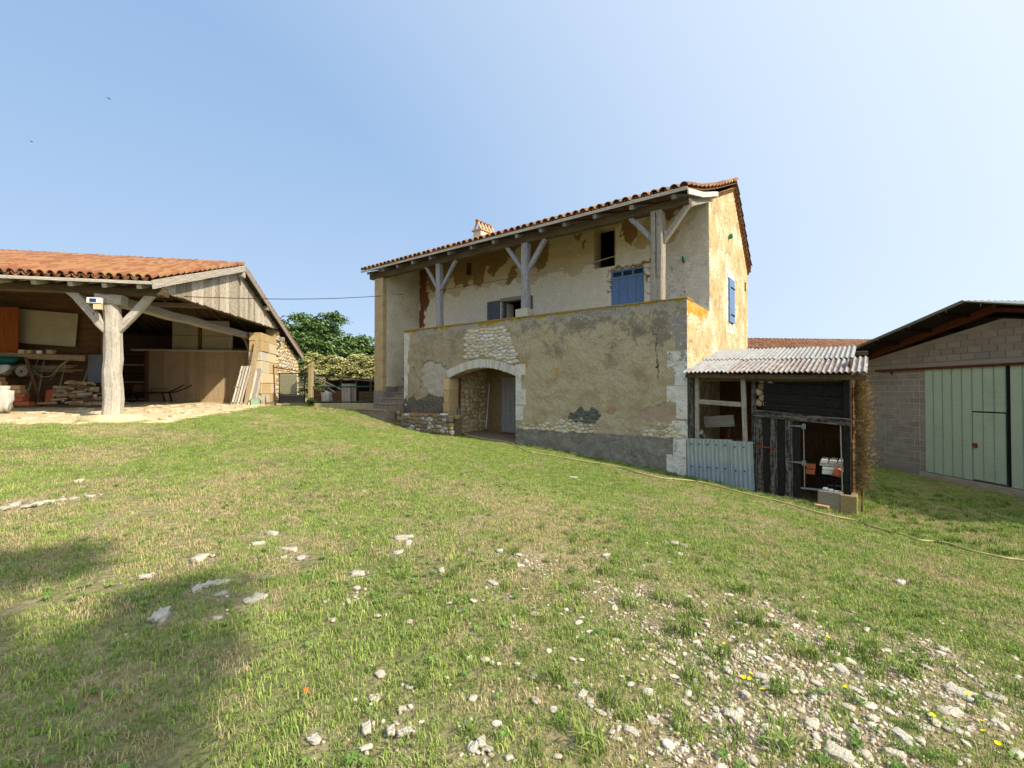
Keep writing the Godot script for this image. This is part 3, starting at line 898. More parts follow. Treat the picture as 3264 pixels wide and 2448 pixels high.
func blades(n: int, radius: float, len: float, width: float, lean: float) -> ArrayMesh:
	var st := begin()
	for k in n:
		var a := rr(0, TAU)
		var rad := radius * sqrt(rng.randf())
		var p := Vector3(cos(a) * rad, -0.006, sin(a) * rad)
		var t := rr(0, TAU)
		var d := Vector3(cos(t), 0, sin(t))
		var side := Vector3(-d.z, 0, d.x).rotated(d, rr(-0.5, 0.5)) * width * rr(0.7, 1.2) * 0.5
		var L := len * rr(0.55, 1.2)
		var ln := lean * rr(0.4, 1.4)
		var m := p + Vector3.UP * L * 0.55 + d * L * 0.3 * ln
		var e := p + Vector3.UP * L * (1.0 - 0.35 * ln) + d * L * 0.85 * ln
		quad(st, p - side, p + side, m + side * 0.8, m - side * 0.8)
		st.add_vertex(m - side * 0.8); st.add_vertex(e); st.add_vertex(m + side * 0.8)
	return done(st)

func grass() -> void:
	var m := vmat(0.6, Color(0.45, 0.5, 0.25))
	var lawn := [blades(16, 0.042, 0.042, 0.0052, 0.6), blades(18, 0.045, 0.034, 0.0055, 0.8), blades(14, 0.04, 0.052, 0.005, 0.5)]
	var xf := [[], [], []]
	var cs := [PackedColorArray(), PackedColorArray(), PackedColorArray()]
	var fwd := Vector2(-sin(YAW), -cos(YAW))
	var rgt := Vector2(cos(YAW), -sin(YAW))
	var x := -20.5
	var cell := CELL
	while x < 5.0:
		var z := -21.0
		while z < 0.6:
			var px := x + rr(-0.5, 0.5) * cell
			var pz := z + rr(-0.5, 0.5) * cell
			z += cell
			var dep := px * fwd.x + pz * fwd.y
			if dep < 0.4 or absf(px * rgt.x + pz * rgt.y) > dep * 1.4 + 0.8: continue
			if grassy(px, pz) < 0.5: continue
			var g := gravelly(px, pz)
			if rng.randf() < maxf(g * 0.8, near_rock(px, pz) * 0.6): continue
			var v := nA.get_noise_2d(px * 1.2, pz * 1.2)
			var w := nB.get_noise_2d(px * 1.3, pz * 1.3)
			if rng.randf() < 0.25 * clampf(v * 2.0 + w, 0.0, 1.0) + 0.7 * smoothstep(0.28, 0.5, nB.get_noise_2d(px * 0.55 - 40.0, pz * 0.55)): continue
			var dry := clampf(0.12 + v * 1.2 + w * 0.8 + 0.22 * exp(-Vector2(px + 6.5, pz + 1.5).length_squared() / 6.0) - 0.6 * nA.get_noise_2d(px * 0.4 + 50.0, pz * 0.4) + 0.26 * exp(-Vector2(px + 1.4, pz + 2.2).length_squared() / 5.0), 0.02, 0.95)
			var c: Color
			if rng.randf() < dry: c = Color(0.54, 0.45, 0.26).lerp(Color(0.4, 0.355, 0.16), rng.randf())
			else: c = Color(0.16, 0.26, 0.05).lerp(Color(0.4, 0.475, 0.135), rng.randf())
			c *= rr(0.8, 1.2)
			var k := rng.randi() % 3
			var s := rr(0.7, 1.2) * (1.0 + 0.5 * nB.get_noise_2d(px * 1.9 + 9.0, pz * 1.9))
			xf[k].append(Transform3D(Basis(Vector3.UP, rr(0, TAU)) * Basis.from_scale(Vector3(s, s * rr(0.7, 1.2), s)), Vector3(px, gh(px, pz) + 0.012 * nB.get_noise_2d(px, pz) + 0.02 * nA.get_noise_2d(px * 2.0, pz * 2.0), pz)))
			cs[k].append(c)
		x += cell
	for k in 3:
		var o := scatter("grass", self, lawn[k], m, xf[k], cs[k])
		tag(o, "short mown yard grass, green mixed with straw yellow", "grass", "", "stuff")
	# coarse tufts in the gravelly turf and along the walls
	var tuft := blades(40, 0.06, 0.12, 0.007, 0.9)
	var tx := []
	var tc := PackedColorArray()
	var spots := []
	for q in TUFTS: spots.append([q, rr(0.8, 1.4)])
	for k in 260: spots.append([Vector2(rr(-3.2, 1.6), rr(-5.5, -1.6)), rr(0.35, 0.8)])
	for k in 150:
		var lx := rr(-8.2, -0.2)
		spots.append([Vector2(lx, -10.82 + rr(0, 0.25)), rr(0.5, 1.1)])
	for k in 220: spots.append([Vector2(rr(-0.2, 3.0), rr(-16.0, -9.5)), rr(0.6, 1.5)])
	for k in 40: spots.append([Vector2(-18.6 + rr(0, 4.0), -9.0 - rr(0, 1.0)), rr(0.4, 0.9)])
	for e in spots:
		var q: Vector2 = e[0]
		if grassy(q.x, q.y) < 0.5: continue
		var s: float = e[1]
		tx.append(Transform3D(Basis(Vector3.UP, rr(0, TAU)) * Basis.from_scale(Vector3(s, s, s)), Vector3(q.x, gh(q.x, q.y), q.y)))
		tc.append(Color(0.12, 0.2, 0.04).lerp(Color(0.27, 0.34, 0.09), rng.randf()))
	var t := scatter("grass_tufts", self, tuft, m, tx, tc)
	tag(t, "coarse green grass tufts among gravel and at wall feet", "grass", "", "stuff")
	# broad-leaved weeds
	var ro := begin()
	for k in 8:
		var a := TAU * k / 8 + rr(-0.25, 0.25)
		var d := Vector3(cos(a), 0, sin(a))
		var sd := Vector3(-sin(a), 0, cos(a)) * 0.009
		var L := rr(0.03, 0.05)
		quad(ro, sd * -0.3, sd * 0.3, d * L * 0.55 + sd + Vector3(0, 0.016, 0), d * L * 0.55 - sd + Vector3(0, 0.016, 0))
		ro.add_vertex(d * L * 0.55 - sd + Vector3(0, 0.016, 0)); ro.add_vertex(d * L + Vector3(0, 0.006, 0)); ro.add_vertex(d * L * 0.55 + sd + Vector3(0, 0.016, 0))
	var wx := []
	var wc := PackedColorArray()
	for k in 1500:
		var q := Vector2(rr(-8.0, 1.5), rr(-8.0, -0.3))
		if nB.get_noise_2d(q.x * 0.8 + 70.0, q.y * 0.8) < 0.02: continue
		var s := rr(0.45, 1.0)
		wx.append(Transform3D(Basis(Vector3.UP, rr(0, TAU)) * Basis.from_scale(Vector3.ONE * s), Vector3(q.x, gh(q.x, q.y) + 0.02 + 0.012 * nB.get_noise_2d(q.x, q.y) + 0.02 * nA.get_noise_2d(q.x * 2.0, q.y * 2.0), q.y)))
		wc.append(Color(0.1, 0.19, 0.04).lerp(Color(0.2, 0.3, 0.08), rng.randf()))
	var wd := scatter("low_weeds", self, done(ro), m, wx, wc)
	tag(wd, "small broad-leaved weeds growing in the turf", "weeds", "", "stuff")
	# gravel
	var gm := stone_mesh(901, 0.5, 0.5)
	var gx := []
	var gc := PackedColorArray()
	for k in 15000:
		var q: Vector2 = pick(GRAVEL) + Vector2(rng.randfn(0, 0.3), rng.randfn(0, 0.3))
		var chip := k % 30 == 0
		if chip:
			var rk: Vector3 = pick(ROCKS)
			q = Vector2(rk.x, rk.y) + Vector2(rng.randfn(), rng.randfn()) * rk.z * 0.8
		if not chip and rng.randf() > gravelly(q.x, q.y) * 0.9 + 0.05: continue
		var s := 0.005 + 0.015 * pow(rng.randf(), 3.0)
		if chip: s = rr(0.006, 0.02)
		gx.append(Transform3D(Basis(Vector3(rr(-1, 1), rr(-1, 1), rr(-1, 1)).normalized(), rr(0, TAU)) * Basis.from_scale(Vector3(s * rr(0.8, 1.5), s * 0.8, s)), Vector3(q.x, gh(q.x, q.y) + s * 0.2 + 0.012 * nB.get_noise_2d(q.x, q.y) + 0.02 * nA.get_noise_2d(q.x * 2.0, q.y * 2.0), q.y)))
		gc.append(Color(0.64, 0.56, 0.45).lerp(Color(0.4, 0.32, 0.24), rng.randf()))
	for k in 2200:
		var q := Vector2(rr(-2.6, 1.3), rr(-5.2, -1.4))
		var f := exp(-Vector2((q.x + 0.2) * 0.8, q.y + 2.9).length_squared() / 1.6)
		if rng.randf() > f: continue
		var s := 0.012 + 0.03 * pow(rng.randf(), 2.2)
		gx.append(Transform3D(Basis(Vector3.UP, rr(0, TAU)) * Basis(Vector3.RIGHT, rr(-0.3, 0.3)) * Basis.from_scale(Vector3(s * rr(1.0, 1.7), s * 0.45, s)), Vector3(q.x, gh(q.x, q.y) + 0.006 + 0.012 * nB.get_noise_2d(q.x, q.y) + 0.02 * nA.get_noise_2d(q.x * 2.0, q.y * 2.0), q.y)))
		gc.append(Color(0.68, 0.62, 0.53).lerp(Color(0.46, 0.39, 0.3), rng.randf()))
	var gr := scatter("gravel", self, gm, vmat(0.95), gx, gc)
	tag(gr, "pale limestone gravel scattered in worn turf", "gravel", "", "stuff")
	# rocks
	var names := ["rounded pale limestone rock bedded in the green turf", "flat white limestone rock showing through grass beside the tree shadow", "small chalky rock half buried in the gravelly turf", "flat white ledge rock in the row before the barn", "broad flat limestone rock lying among the gravel"]
	for k in ROCKS.size():
		var q: Vector3 = ROCKS[k]
		var s := q.z * (0.72 if gravelly(q.x, q.y) > 0.12 else (0.6 if q.x < -7.0 else 0.85))
		var kind := 2 if gravelly(q.x, q.y) > 0.12 else (1 if q.x < -3.3 else 0)
		if q.x < -7.0: kind = 3
		elif kind == 2 and q.z > 0.09: kind = 4
		var o := obj("rock", rocks[k % 5], pick(M.rock), self, Transform3D(Basis(Vector3.UP, rr(0, TAU)) * Basis(Vector3.RIGHT, rr(-0.15, 0.15)) * Basis.from_scale(Vector3(s * rr(0.9, 1.25), s * rr(0.25, 0.45), s * rr(0.5, 0.85))), Vector3(q.x, gh(q.x, q.y) + s * rr(-0.02, 0.05) + 0.008, q.y)))
		tag(o, names[kind], "rock", ["pale rocks in the turf", "white rocks in the grass by the tree shadow", "small rocks in the gravel patch", "ledge rocks in a row before the barn", "broad rocks in the gravel patch"][kind])
# ------------------------------------------------------------------ the farmhouse
func paint(w: int, h: int, lo: Vector2, hi: Vector2, sd: int, fn: Callable) -> Array:
	var nn := []
	for e in [[0.9, 5], [3.5, 4], [14.0, 3]]:
		var n := FastNoiseLite.new()
		n.seed = sd + nn.size()
		n.fractal_octaves = e[1]
		n.frequency = e[0] * (hi.x - lo.x) / w
		nn.append(n.get_image(w, h).get_data())
	var o := PackedByteArray()
	o.resize(w * h * 3)
	var relief := PackedByteArray()
	relief.resize(w * h)
	var ar := ((hi.y - lo.y) / h) / ((hi.x - lo.x) / w)
	assert(ar > 0.0)
	var k := 0
	for j in h:
		var y := hi.y - (hi.y - lo.y) * (j + 0.5) / h
		for i in w:
			var c: Color = fn.call(lo.x + (hi.x - lo.x) * (i + 0.5) / w, y, nn[0][k] / 255.0, nn[1][k] / 255.0, nn[2][k] / 255.0)
			o[k * 3] = c.r8
			o[k * 3 + 1] = c.g8
			o[k * 3 + 2] = c.b8
			relief[k] = clampi(int(c.a * 190.0 + nn[1][k] * 0.18 + nn[2][k] * 0.08), 0, 255)
			k += 1
	return [ImageTexture.create_from_image(Image.create_from_data(w, h, false, Image.FORMAT_RGB8, o)), ImageTexture.create_from_image(Image.create_from_data(w, h, false, Image.FORMAT_L8, relief))]

func layer(c: Color, height: float) -> Color: return Color(c.r, c.g, c.b, height)

func painted(t: Array, size: Vector2, bump := 0.6) -> StandardMaterial3D:
	var m := StandardMaterial3D.new()
	m.albedo_texture = t[0]
	m.heightmap_enabled = true
	m.heightmap_texture = t[1]
	m.heightmap_scale = 3.0
	m.roughness = 0.95
	m.metallic_specular = 0.2
	m.normal_enabled = true
	var im := noise_img(512, 256, 0.03, int(size.x * 10), 5)
	im.convert(Image.FORMAT_RGBA8)
	im.bump_map_to_normal_map(5.0)
	m.normal_texture = ImageTexture.create_from_image(im)
	m.normal_scale = bump
	return m

func inside(p: Vector2, poly: Array) -> bool:
	return Geometry2D.is_point_in_polygon(p, PackedVector2Array(poly))

func line_dist(p: Vector2, l: Array) -> float:
	var best := 9.0
	for k in l.size() - 1:
		best = minf(best, p.distance_to(Geometry2D.get_closest_point_to_segment(p, l[k], l[k + 1])))
	return best

const QUOINS := [[-3.83, 2.93, 3.32, 0.35], [-3.67, 2.52, 2.9, 0.3], [-3.86, 2.11, 2.5, 0.75], [-3.68, 1.71, 2.11, 0.85], [-3.87, 1.33, 1.70, 0.95], [-3.66, 0.95, 1.33, 0.95], [-3.75, 0.52, 0.9, 0.8], [-3.72, 0.12, 0.5, 0.95], [-3.87, -0.6, 0.12, 0.95]]
const JAMB := [[-7.95, 2.05, 2.36], [-8.1, 1.62, 2.05], [-7.93, 1.2, 1.62], [-8.02, 0.75, 1.15]]

func terrace_color(x: float, y: float, a: float, b: float, c: float) -> Color:
	var p := Vector2(x + (b - 0.5) * 0.22, y + (c - 0.5) * 0.1 + (b - 0.5) * 0.16)
	var k := c8(165, 151, 122).lerp(c8(187, 173, 142), b)
	if x < -10.3: k = c8(154, 142, 116).lerp(c8(174, 161, 134), b)
	k = k.lerp(c8(146, 126, 90), clampf(a * 2.0 - 1.1, 0.0, 0.6))
	# dark weathering below the coping
	var dark := smoothstep(0.3, 1.0, (y - 2.2) / 1.5 + (a - 0.5) * 1.2 + (b - 0.5) * 0.9 + (c - 0.5) * 0.8)
	if x < -8.3: dark *= 0.5
	k = k.lerp(c8(112, 108, 98), dark * 0.8)
	k = k.lerp(c8(136, 126, 106), smoothstep(0.45, 0.8, c * 0.6 + b * 0.5) * 0.5)
	if inside(p, PALE): k = layer(c8(166, 158, 142).lerp(c8(182, 174, 160), b), 0.8)
	if line_dist(p, CRACK_B) < 0.014 or line_dist(p, CRACK_C) < 0.012 or (line_dist(p, CRACK_A) < 0.011): k = layer(c8(74, 66, 52), 0.3)
	if y > 3.47 + (b - 0.5) * 0.35 and c > 0.4: k = c8(172, 166, 152).lerp(c8(140, 134, 122), c)
	if y > 3.66 + (a - 0.5) * 0.25 and b > 0.42: k = c8(170, 132, 38).lerp(c8(148, 122, 58), c)
	if b > 0.66 and a > 0.55 and y > 2.1 and y < 2.5 and x > -8.0 and x < -6.3: k = c8(172, 138, 66)
	if inside(p, PINK): k = layer(c8(152, 130, 110).lerp(c8(172, 150, 128), c), 0.6)
	if inside(p, PINK2): k = c8(160, 130, 106)
	# stained foot of the wall beside the arch, left
	if x < -10.9 and y < 1.35 + (a - 0.5) * 0.9: k = k.lerp(c8(86, 82, 74), 0.55 + 0.4 * smoothstep(0.35, 0.6, c))
	# worn render above the plinth
	if x > -8.3 and y < 0.62 + (a - 0.5) * 0.5 + (c - 0.5) * 0.2 and y > 0.5: k = c8(170, 160, 138).lerp(c8(140, 128, 104), c)
	if x > -8.3 and y < 0.5: k = c8(116, 111, 101).lerp(c8(158, 152, 140), clampf(smoothstep(0.2, 0.9, c * 0.5 + b * 0.5) * 0.7 + 0.5 * smoothstep(-6.0, -5.0, x) * nB.get_noise_2d(x * 3.0, y * 26.0), 0.0, 1.0))
	# whitewashed quoins
	for q in QUOINS:
		if x > q[0] and y > q[1] and y < q[2]:
			var w: float = q[3]
			if b * 0.5 + c * 0.5 < w * 0.62 + 0.1: k = layer(c8(196, 192, 182).lerp(c8(216, 213, 205), c), 1.12)
			else: k = c8(128, 124, 114).lerp(c8(158, 152, 142), c)
	for q in JAMB:
		if x > -8.32 and x < q[0] and y > q[1] and y < q[2]: k = layer(c8(186, 180, 166).lerp(c8(212, 208, 198), c), 1.12)
	if x < -13.1 + 0.04 * b and y > 1.3 + (b - 0.5) and y < 3.62: k = c8(192, 189, 182).lerp(c8(214, 212, 206), b)
	if x < -12.98 and (y > 3.0 or (y > 2.2 and y < 2.5)) and y < 3.62 and c > 0.3: k = c8(176, 172, 160).lerp(c8(206, 203, 194), c)
	return k

func wall_color(x: float, y: float, a: float, b: float, c: float) -> Color:
	var p := Vector2(x + (b - 0.5) * 0.25 + (c - 0.5) * 0.06, y + (c - 0.5) * 0.08 + (b - 0.5) * 0.2)
	var k := c8(212, 204, 184).lerp(c8(228, 221, 204), b)
	if x > -5.0: k = c8(198, 191, 178).lerp(c8(214, 208, 196), b)
	if y > 5.3 + (a - 0.5) * 0.6 and x < -6.0: k = k.lerp(c8(190, 172, 132), 0.7)
	if c > 0.78 and b > 0.5: k = layer(c8(150, 132, 104), 0.7)
	for l in [BROWN, BROWN2, BROWN3]:
		if inside(p, l): k = layer(c8(122, 98, 64).lerp(c8(156, 128, 88), c * 0.6 + b * 0.4), 0.35)
	for l in [BROWN4, BROWN5, BROWN6, BROWN7, BROWN8, BROWN9]:
		if inside(p, l): k = layer(c8(128, 100, 66).lerp(c8(160, 130, 88), c), 0.4)
	for l in [OCHRE1, OCHRE2]:
		if inside(p, l): k = layer(c8(182, 162, 124).lerp(c8(202, 184, 148), c), 0.75)
	if inside(p, STREAK): k = layer(c8(104, 66, 46).lerp(c8(134, 88, 62), c), 0.5)
	if x > -6.3 and x < -4.95 and y < 5.2 and absf(a - 0.5) < 0.012: k = c8(120, 104, 80)
	if x > -4.6 and y < 5.0 and absf(b - 0.5) < 0.016 and a > 0.4: k = c8(128, 118, 104)
	return k

func gable_color(x: float, y: float, a: float, b: float, c: float) -> Color:
	# x runs from the front corner towards the back
	var p := Vector2(x + (b - 0.5) * 0.2, y + (c - 0.5) * 0.15)
	var k := c8(178, 155, 114).lerp(c8(196, 174, 134), b)
	k = k.lerp(c8(178, 152, 112), clampf(a * 1.6 - 0.7, 0.0, 0.7))
	if c * 0.6 + a * 0.5 > 0.64: k = layer(c8(222, 210, 180), 0.8)
	if c < 0.3 and b < 0.42: k = layer(c8(160, 132, 92), 0.6)
	if inside(p, SCAR): k = layer(c8(230, 220, 194).lerp(c8(132, 84, 52), smoothstep(0.55, 0.7, c)), 0.5)
	if x > 14.45 and x < 15.5 and y > 3.3 and y < 5.1 and b > 0.42: k = c8(228, 220, 200)
	if x < 12.75 and y > 3.35 + (a - 0.5) * 0.5: k = k.lerp(c8(196, 140, 40), 0.8 if b > 0.45 else 0.2)
	if x > 12.6 and x < 12.95 and y > 3.3 and y < 4.0: k = c8(190, 182, 162)
	return k

func house() -> void:
	var H := thing("farmhouse", "ochre and cream rendered old farmhouse with a roofed terrace over an arched cellar", "house", Vector3(0, 0, 0))
	# terrace front wall with the arch
	var lo := Vector2(-13.28, -1.0)
	var hi := Vector2(-3.4, 3.7)
	var tm := painted(paint(900, 428, lo, hi, 31, terrace_color), hi - lo, 0.8)
	var out := PackedVector2Array([Vector2(-13.28, -0.6), Vector2(-11.02, -0.6), Vector2(-11.02, 2.0)])
	var ring := []
	for k in 17:
		var t := float(k) / 16
		var v := Vector2(lerpf(-11.02, -8.3, t), 2.0 + 0.3 * sin(PI * t) + 0.02 * t)
		ring.append(v)
		if k > 0: out.append(v)
	out.append_array([Vector2(-8.3, -0.9), Vector2(-3.404, -1.0), Vector2(-3.404, 3.7), Vector2(-13.28, 3.68)])
	var tw := obj("terrace_wall", poly_wall(out, 0.42, lo, hi), tm, H, Transform3D(Basis(), Vector3(0, 0, -10.9)))
	tw.set_meta("label", "weathered tan rendered terrace wall with whitewashed corner stones")
	# plinth, standing proud
	var pl := PackedVector2Array([Vector2(-8.26, -0.9), Vector2(-3.42, -1.0), Vector2(-3.42, 0.47), Vector2(-8.26, 0.45)])
	obj("plinth", poly_wall(pl, 0.06, lo, hi), tm, H, Transform3D(Basis(), Vector3(0.0, 0.0, -10.865)))
	# coping with lichen
	box("coping", H, Vector3(-13.3, 3.69, -11.33), Vector3(-3.385, 3.735, -10.88), M.lichen, 0.2)
	# exposed rubble above the arch, rubble above the plinth, dark patch
	var rub := part("rubble_patch", H)
	var ar := func(cx: float, cy: float) -> bool:
		var x := -10.35 + cx
		var y := 2.2 + cy
		var t := clampf((x + 11.02) / 2.72, 0.0, 1.0)
		if y < 2.0 + 0.3 * sin(PI * t) + 0.34: return false
		var right := lerpf(-8.3, -8.75, clampf((y - 2.9) / 0.6, 0.0, 1.0))
		return x > -10.27 and x < right and y < 3.52
	rubble("stone", rub, Transform3D(Basis(), Vector3(-10.35, 2.2, -10.895)), 2.1, 1.35, 0.2, 0.1, 0.035, [M.lime[0], M.lime[2], M.white_brick[0], M.white_brick[1], M.lime[1]], ar)
	obj("mortar_bed", poly_wall(PackedVector2Array([Vector2(-10.27, 2.56), Vector2(-9.66, 2.64), Vector2(-8.33, 2.5), Vector2(-8.3, 2.85), Vector2(-8.72, 3.5), Vector2(-10.25, 3.54)]), 0.02, lo, hi), M.mortar, rub, Transform3D(Basis(), Vector3(0, 0, -10.893)))
	var low := part("foot_rubble", H)
	rubble("stone", low, Transform3D(Basis(), Vector3(-8.2, 0.48, -10.905)), 4.6, 0.4, 0.16, 0.09, 0.025, M.lime + [M.mortar], func(cx: float, cy: float) -> bool:
		var x := -8.2 + cx
		return cy < 0.17 + 0.18 * smoothstep(1.2, 0.0, absf(x + 6.4)) + 0.16 * smoothstep(0.8, 0.2, absf(x + 3.9)) + 0.1 * nB.get_noise_1d(x * 3.0) and (x < -5.7 or x > -4.45))
	rubble("stone", low, Transform3D(Basis(), Vector3(-6.55, 0.66, -10.905)), 1.0, 0.5, 0.13, 0.085, 0.03, M.dark_stone, func(cx: float, cy: float) -> bool: return Vector2((cx - 0.5) / 0.5, (cy - 0.22 - cx * 0.1) / 0.2).length() < 1.0)
	# arch ring of whitewashed bricks
	var arch := part("arch_ring", H)
	for k in 46:
		var t := (k + 0.5) / 46.0
		var p := Vector2(lerpf(-11.08, -8.24, t), 2.0 + 0.3 * sin(PI * t) + 0.02 * t)
		var d := Vector2(2.84, 0.3 * PI * cos(PI * t)).normalized()
		var ang := d.angle()
		var b := Basis(Vector3.BACK, ang) * Basis.from_scale(Vector3(0.052, 0.26 * rr(0.94, 1.04), 0.44))
		obj("brick", pick(bricks), pick(M.white_brick), arch, Transform3D(b, Vector3(p.x, p.y, -11.1 + rr(-0.006, 0.012)) + Vector3(-d.y, d.x, 0) * 0.12))
	# left jamb of the arch: dressed golden blocks
	var jy := 0.0
	while jy < 1.95:
		var hh := rr(0.22, 0.5)
		if jy + hh > 1.85: hh = 1.99 - jy
		var o := obj("jamb_stone", pick(bricks), pick(M.gold), H, Transform3D(Basis.from_scale(Vector3(0.24 + rr(-0.05, 0.05), hh * 0.98, 0.44)), Vector3(-11.1, jy + hh * 0.5, -11.09)))
		o.position.x = -11.0 - o.scale.x * 0.5 + rr(-0.01, 0.01)
		jy += hh
	# passage behind the arch: side wall in rubble, back wall, plank door, ceiling
	var side := part("passage_wall", H)
	box("mortar_bed", side, Vector3(-11.35, -0.5, -12.7), Vector3(-11.06, 2.62, -11.33), M.mortar, 0.02)
	rubble("stone", side, Transform3D(Basis(Vector3.UP, PI / 2), Vector3(-11.06, 0.0, -11.36)), 1.3, 2.4, 0.24, 0.15, 0.05, M.gold + [M.lime[1]], func(_x: float, _y: float) -> bool: return true)
	box("passage_back", H, Vector3(-11.05, -0.5, -12.9), Vector3(-7.9, 2.6, -12.76), M.earth_plaster, 0.01)
	box("passage_wall_right", H, Vector3(-8.24, -0.6, -12.74), Vector3(-8.0, 2.6, -11.33), M.earth_plaster, 0.01)
	box("terrace_floor", H, Vector3(-13.26, 2.62, -12.72), Vector3(-3.72, 2.75, -11.33), M.slab, 0.02)
	var cd := part("cellar_door", H)
	for k in 5: box("plank", cd, Vector3(-10.26 + k * 0.19, 0.17, -12.72), Vector3(-10.08 + k * 0.19, 2.05, -12.68), M.grey_door, 0.1)
	for yy in [0.75, 1.6]: box("ledge", cd, Vector3(-10.24, yy, -12.68), Vector3(-9.35, yy + 0.1, -12.655), M.grey_door, 0.1)
	tube("drain_pipe", H, [Vector3(-10.98, 0.1, -11.36), Vector3(-10.98, 2.2, -11.36)], 0.03, M.rust)
	# main wall
	var wlo := Vector2(-14.6, -0.6)
	var wm := painted(paint(900, 280, Vector2(-14.6, 3.5), Vector2(-3.41, 6.78), 47, wall_color), Vector2(11.2, 3.28), 0.5)
	var holes := [[-11.98, 5.86, -11.74, 6.32], [-10.33, 3.6, -9.2, 4.75], [-6.17, 3.52, -5.15, 5.12], [-6.72, 5.26, -6.04, 6.46]]
	obj("main_wall", hole_wall(-14.6, 3.5, -3.41, 6.78, holes, 0.45), wm, H, Transform3D(Basis(), Vector3(0, 0, -12.73)))
	box("lower_wall", H, Vector3(-14.6, -0.6, -13.15), Vector3(-3.75, 3.5, -12.92), M.cream, 0.01)
	box("rear_wall", H, Vector3(-15.0, -0.6, -17.2), Vector3(-3.72, 5.6, -16.85), M.ochre, 0.01)
	var glo := Vector2(10.9, -1.2)
	var ghi := Vector2(17.3, 8.0)
	var gm := painted(paint(420, 600, glo, ghi, 71, gable_color), ghi - glo, 1.0)
	var gp := PackedVector2Array([Vector2(10.904, -1.0), Vector2(17.27, -1.2), Vector2(17.27, 5.66), Vector2(15.37, 7.76), Vector2(13.24, 6.86), Vector2(12.75, 6.66), Vector2(12.73, 3.64), Vector2(10.904, 3.7)])
	var gb := Basis(Vector3(0, 0, -1), Vector3.UP, Vector3(1, 0, 0))
	obj("gable_wall", poly_wall(gp, 0.3, glo, ghi), gm, H, Transform3D(gb, Vector3(-3.4, 0, 0)))
	var gp2 := PackedVector2Array([Vector2(12.75, 0.0), Vector2(17.27, 0.0), Vector2(17.27, 5.66), Vector2(15.37, 7.76), Vector2(13.24, 6.86), Vector2(12.75, 6.66)])
	obj("far_gable_wall", poly_wall(gp2, 0.3, glo, ghi), M.ochre, H, Transform3D(gb, Vector3(-14.72, 0, 0)))
	# wing wall at the far end of the terrace
	box("wing_wall", H, Vector3(-15.02, 0.2, -12.8), Vector3(-14.57, 6.25, -11.06), M.cream, 0.02)
	box("wing_top", H, Vector3(-15.015, 6.2, -12.78), Vector3(-14.575, 6.5, -12.0), M.cream, 0.02)
	box("wing_top", H, Vector3(-15.01, 6.18, -12.1), Vector3(-14.58, 6.3, -11.4), M.cream, 0.02)
	box("pilaster", H, Vector3(-15.06, 1.55, -11.1), Vector3(-14.555, 5.83, -10.93), M.ochre, 0.04, 0.006)
	box("pilaster_foot", H, Vector3(-15.07, 0.2, -11.1), Vector3(-14.545, 1.6, -10.92), M.dirty_base, 0.04, 0.01)
	box("wing_foot", H, Vector3(-14.6, 0.2, -12.7), Vector3(-14.55, 1.75, -11.08), M.dirty_base, 0.04)
	# door, window, attic opening
	var door := part("door", H)
	box("frame", door, Vector3(-6.17, 4.86, -12.84), Vector3(-5.15, 4.93, -12.76), M.blue_paint, 0.1)
	box("frame", door, Vector3(-6.17, 5.06, -12.84), Vector3(-5.15, 5.12, -12.76), M.blue_paint, 0.1)
	for x in [-6.17, -5.85, -5.52, -5.2]: box("mullion", door, Vector3(x, 4.93, -12.84), Vector3(x + 0.05, 5.06, -12.765), M.blue_paint, 0.1)
	box("pane", door, Vector3(-6.15, 4.92, -12.83), Vector3(-5.17, 5.07, -12.815), M.glass, 0.02)
	for k in 4: box("plank", door, Vector3(-6.17 + k * 0.255, 2.76, -12.83), Vector3(-5.92 + k * 0.255, 4.86, -12.78 + 0.004 * (k % 2)), M.blue_paint, 0.16)
	var win := part("window", H)
	for e in [[-10.33, -10.25], [-9.28, -9.2]]: box("frame", win, Vector3(e[0], 3.6, -12.95), Vector3(e[1], 4.75, -12.8), M.blue_grey, 0.1)
	box("frame", win, Vector3(-10.35, 4.67, -12.95), Vector3(-9.18, 4.8, -12.7), M.oak, 0.1, 0.01)
	box("casement", win, Vector3(-10.25, 3.62, -13.3), Vector3(-10.22, 4.66, -12.95), M.white_wood, 0.1)
	for s in [[-10.93, -10.36], [-9.16, -8.97]]:
		var sh := part("shutter", win)
		var n := 3 if s[1] - s[0] > 0.4 else 1
		for k in n:
			var w: float = (s[1] - s[0]) / n
			box("plank", sh, Vector3(s[0] + k * w, 3.62, -12.72), Vector3(s[0] + (k + 0.97) * w, 4.74, -12.685), M.blue_grey, 0.1)
	var gw := part("gable_shutter", H)
	for k in 3: box("plank", gw, Vector3(-3.395, 3.6, -15.28 + k * 0.2), Vector3(-3.35, 4.88, -15.085 + k * 0.2), M.blue_paint, 0.1)
	for yy in [3.8, 4.6]: box("hinge", gw, Vector3(-3.35, yy, -15.25), Vector3(-3.338, yy + 0.04, -14.8), M.dark, 0.1)
	box("window_surround", H, Vector3(-3.399, 4.88, -15.4), Vector3(-3.37, 5.02, -14.6), M.white_brick[0], 0.1)
	box("wall_tie", H, Vector3(-3.4, 4.85, -16.92), Vector3(-3.37, 5.15, -16.86), M.rust, 0.1)
	tube("rod", H, [Vector3(-6.82, 5.45, -12.72), Vector3(-6.02, 5.54, -12.72)], 0.014, M.white_wood)
	tube("conduit", H, [Vector3(-9.14, 5.4, -12.715), Vector3(-7.5, 5.4, -12.715)], 0.016, M.white_wood)
	var ins := obj("insulator", stones[2], plain(c8(30, 120, 80), 0.3), H, Transform3D(Basis.from_scale(Vector3(0.075, 0.11, 0.075)), Vector3(-4.04, 5.12, -12.68)))
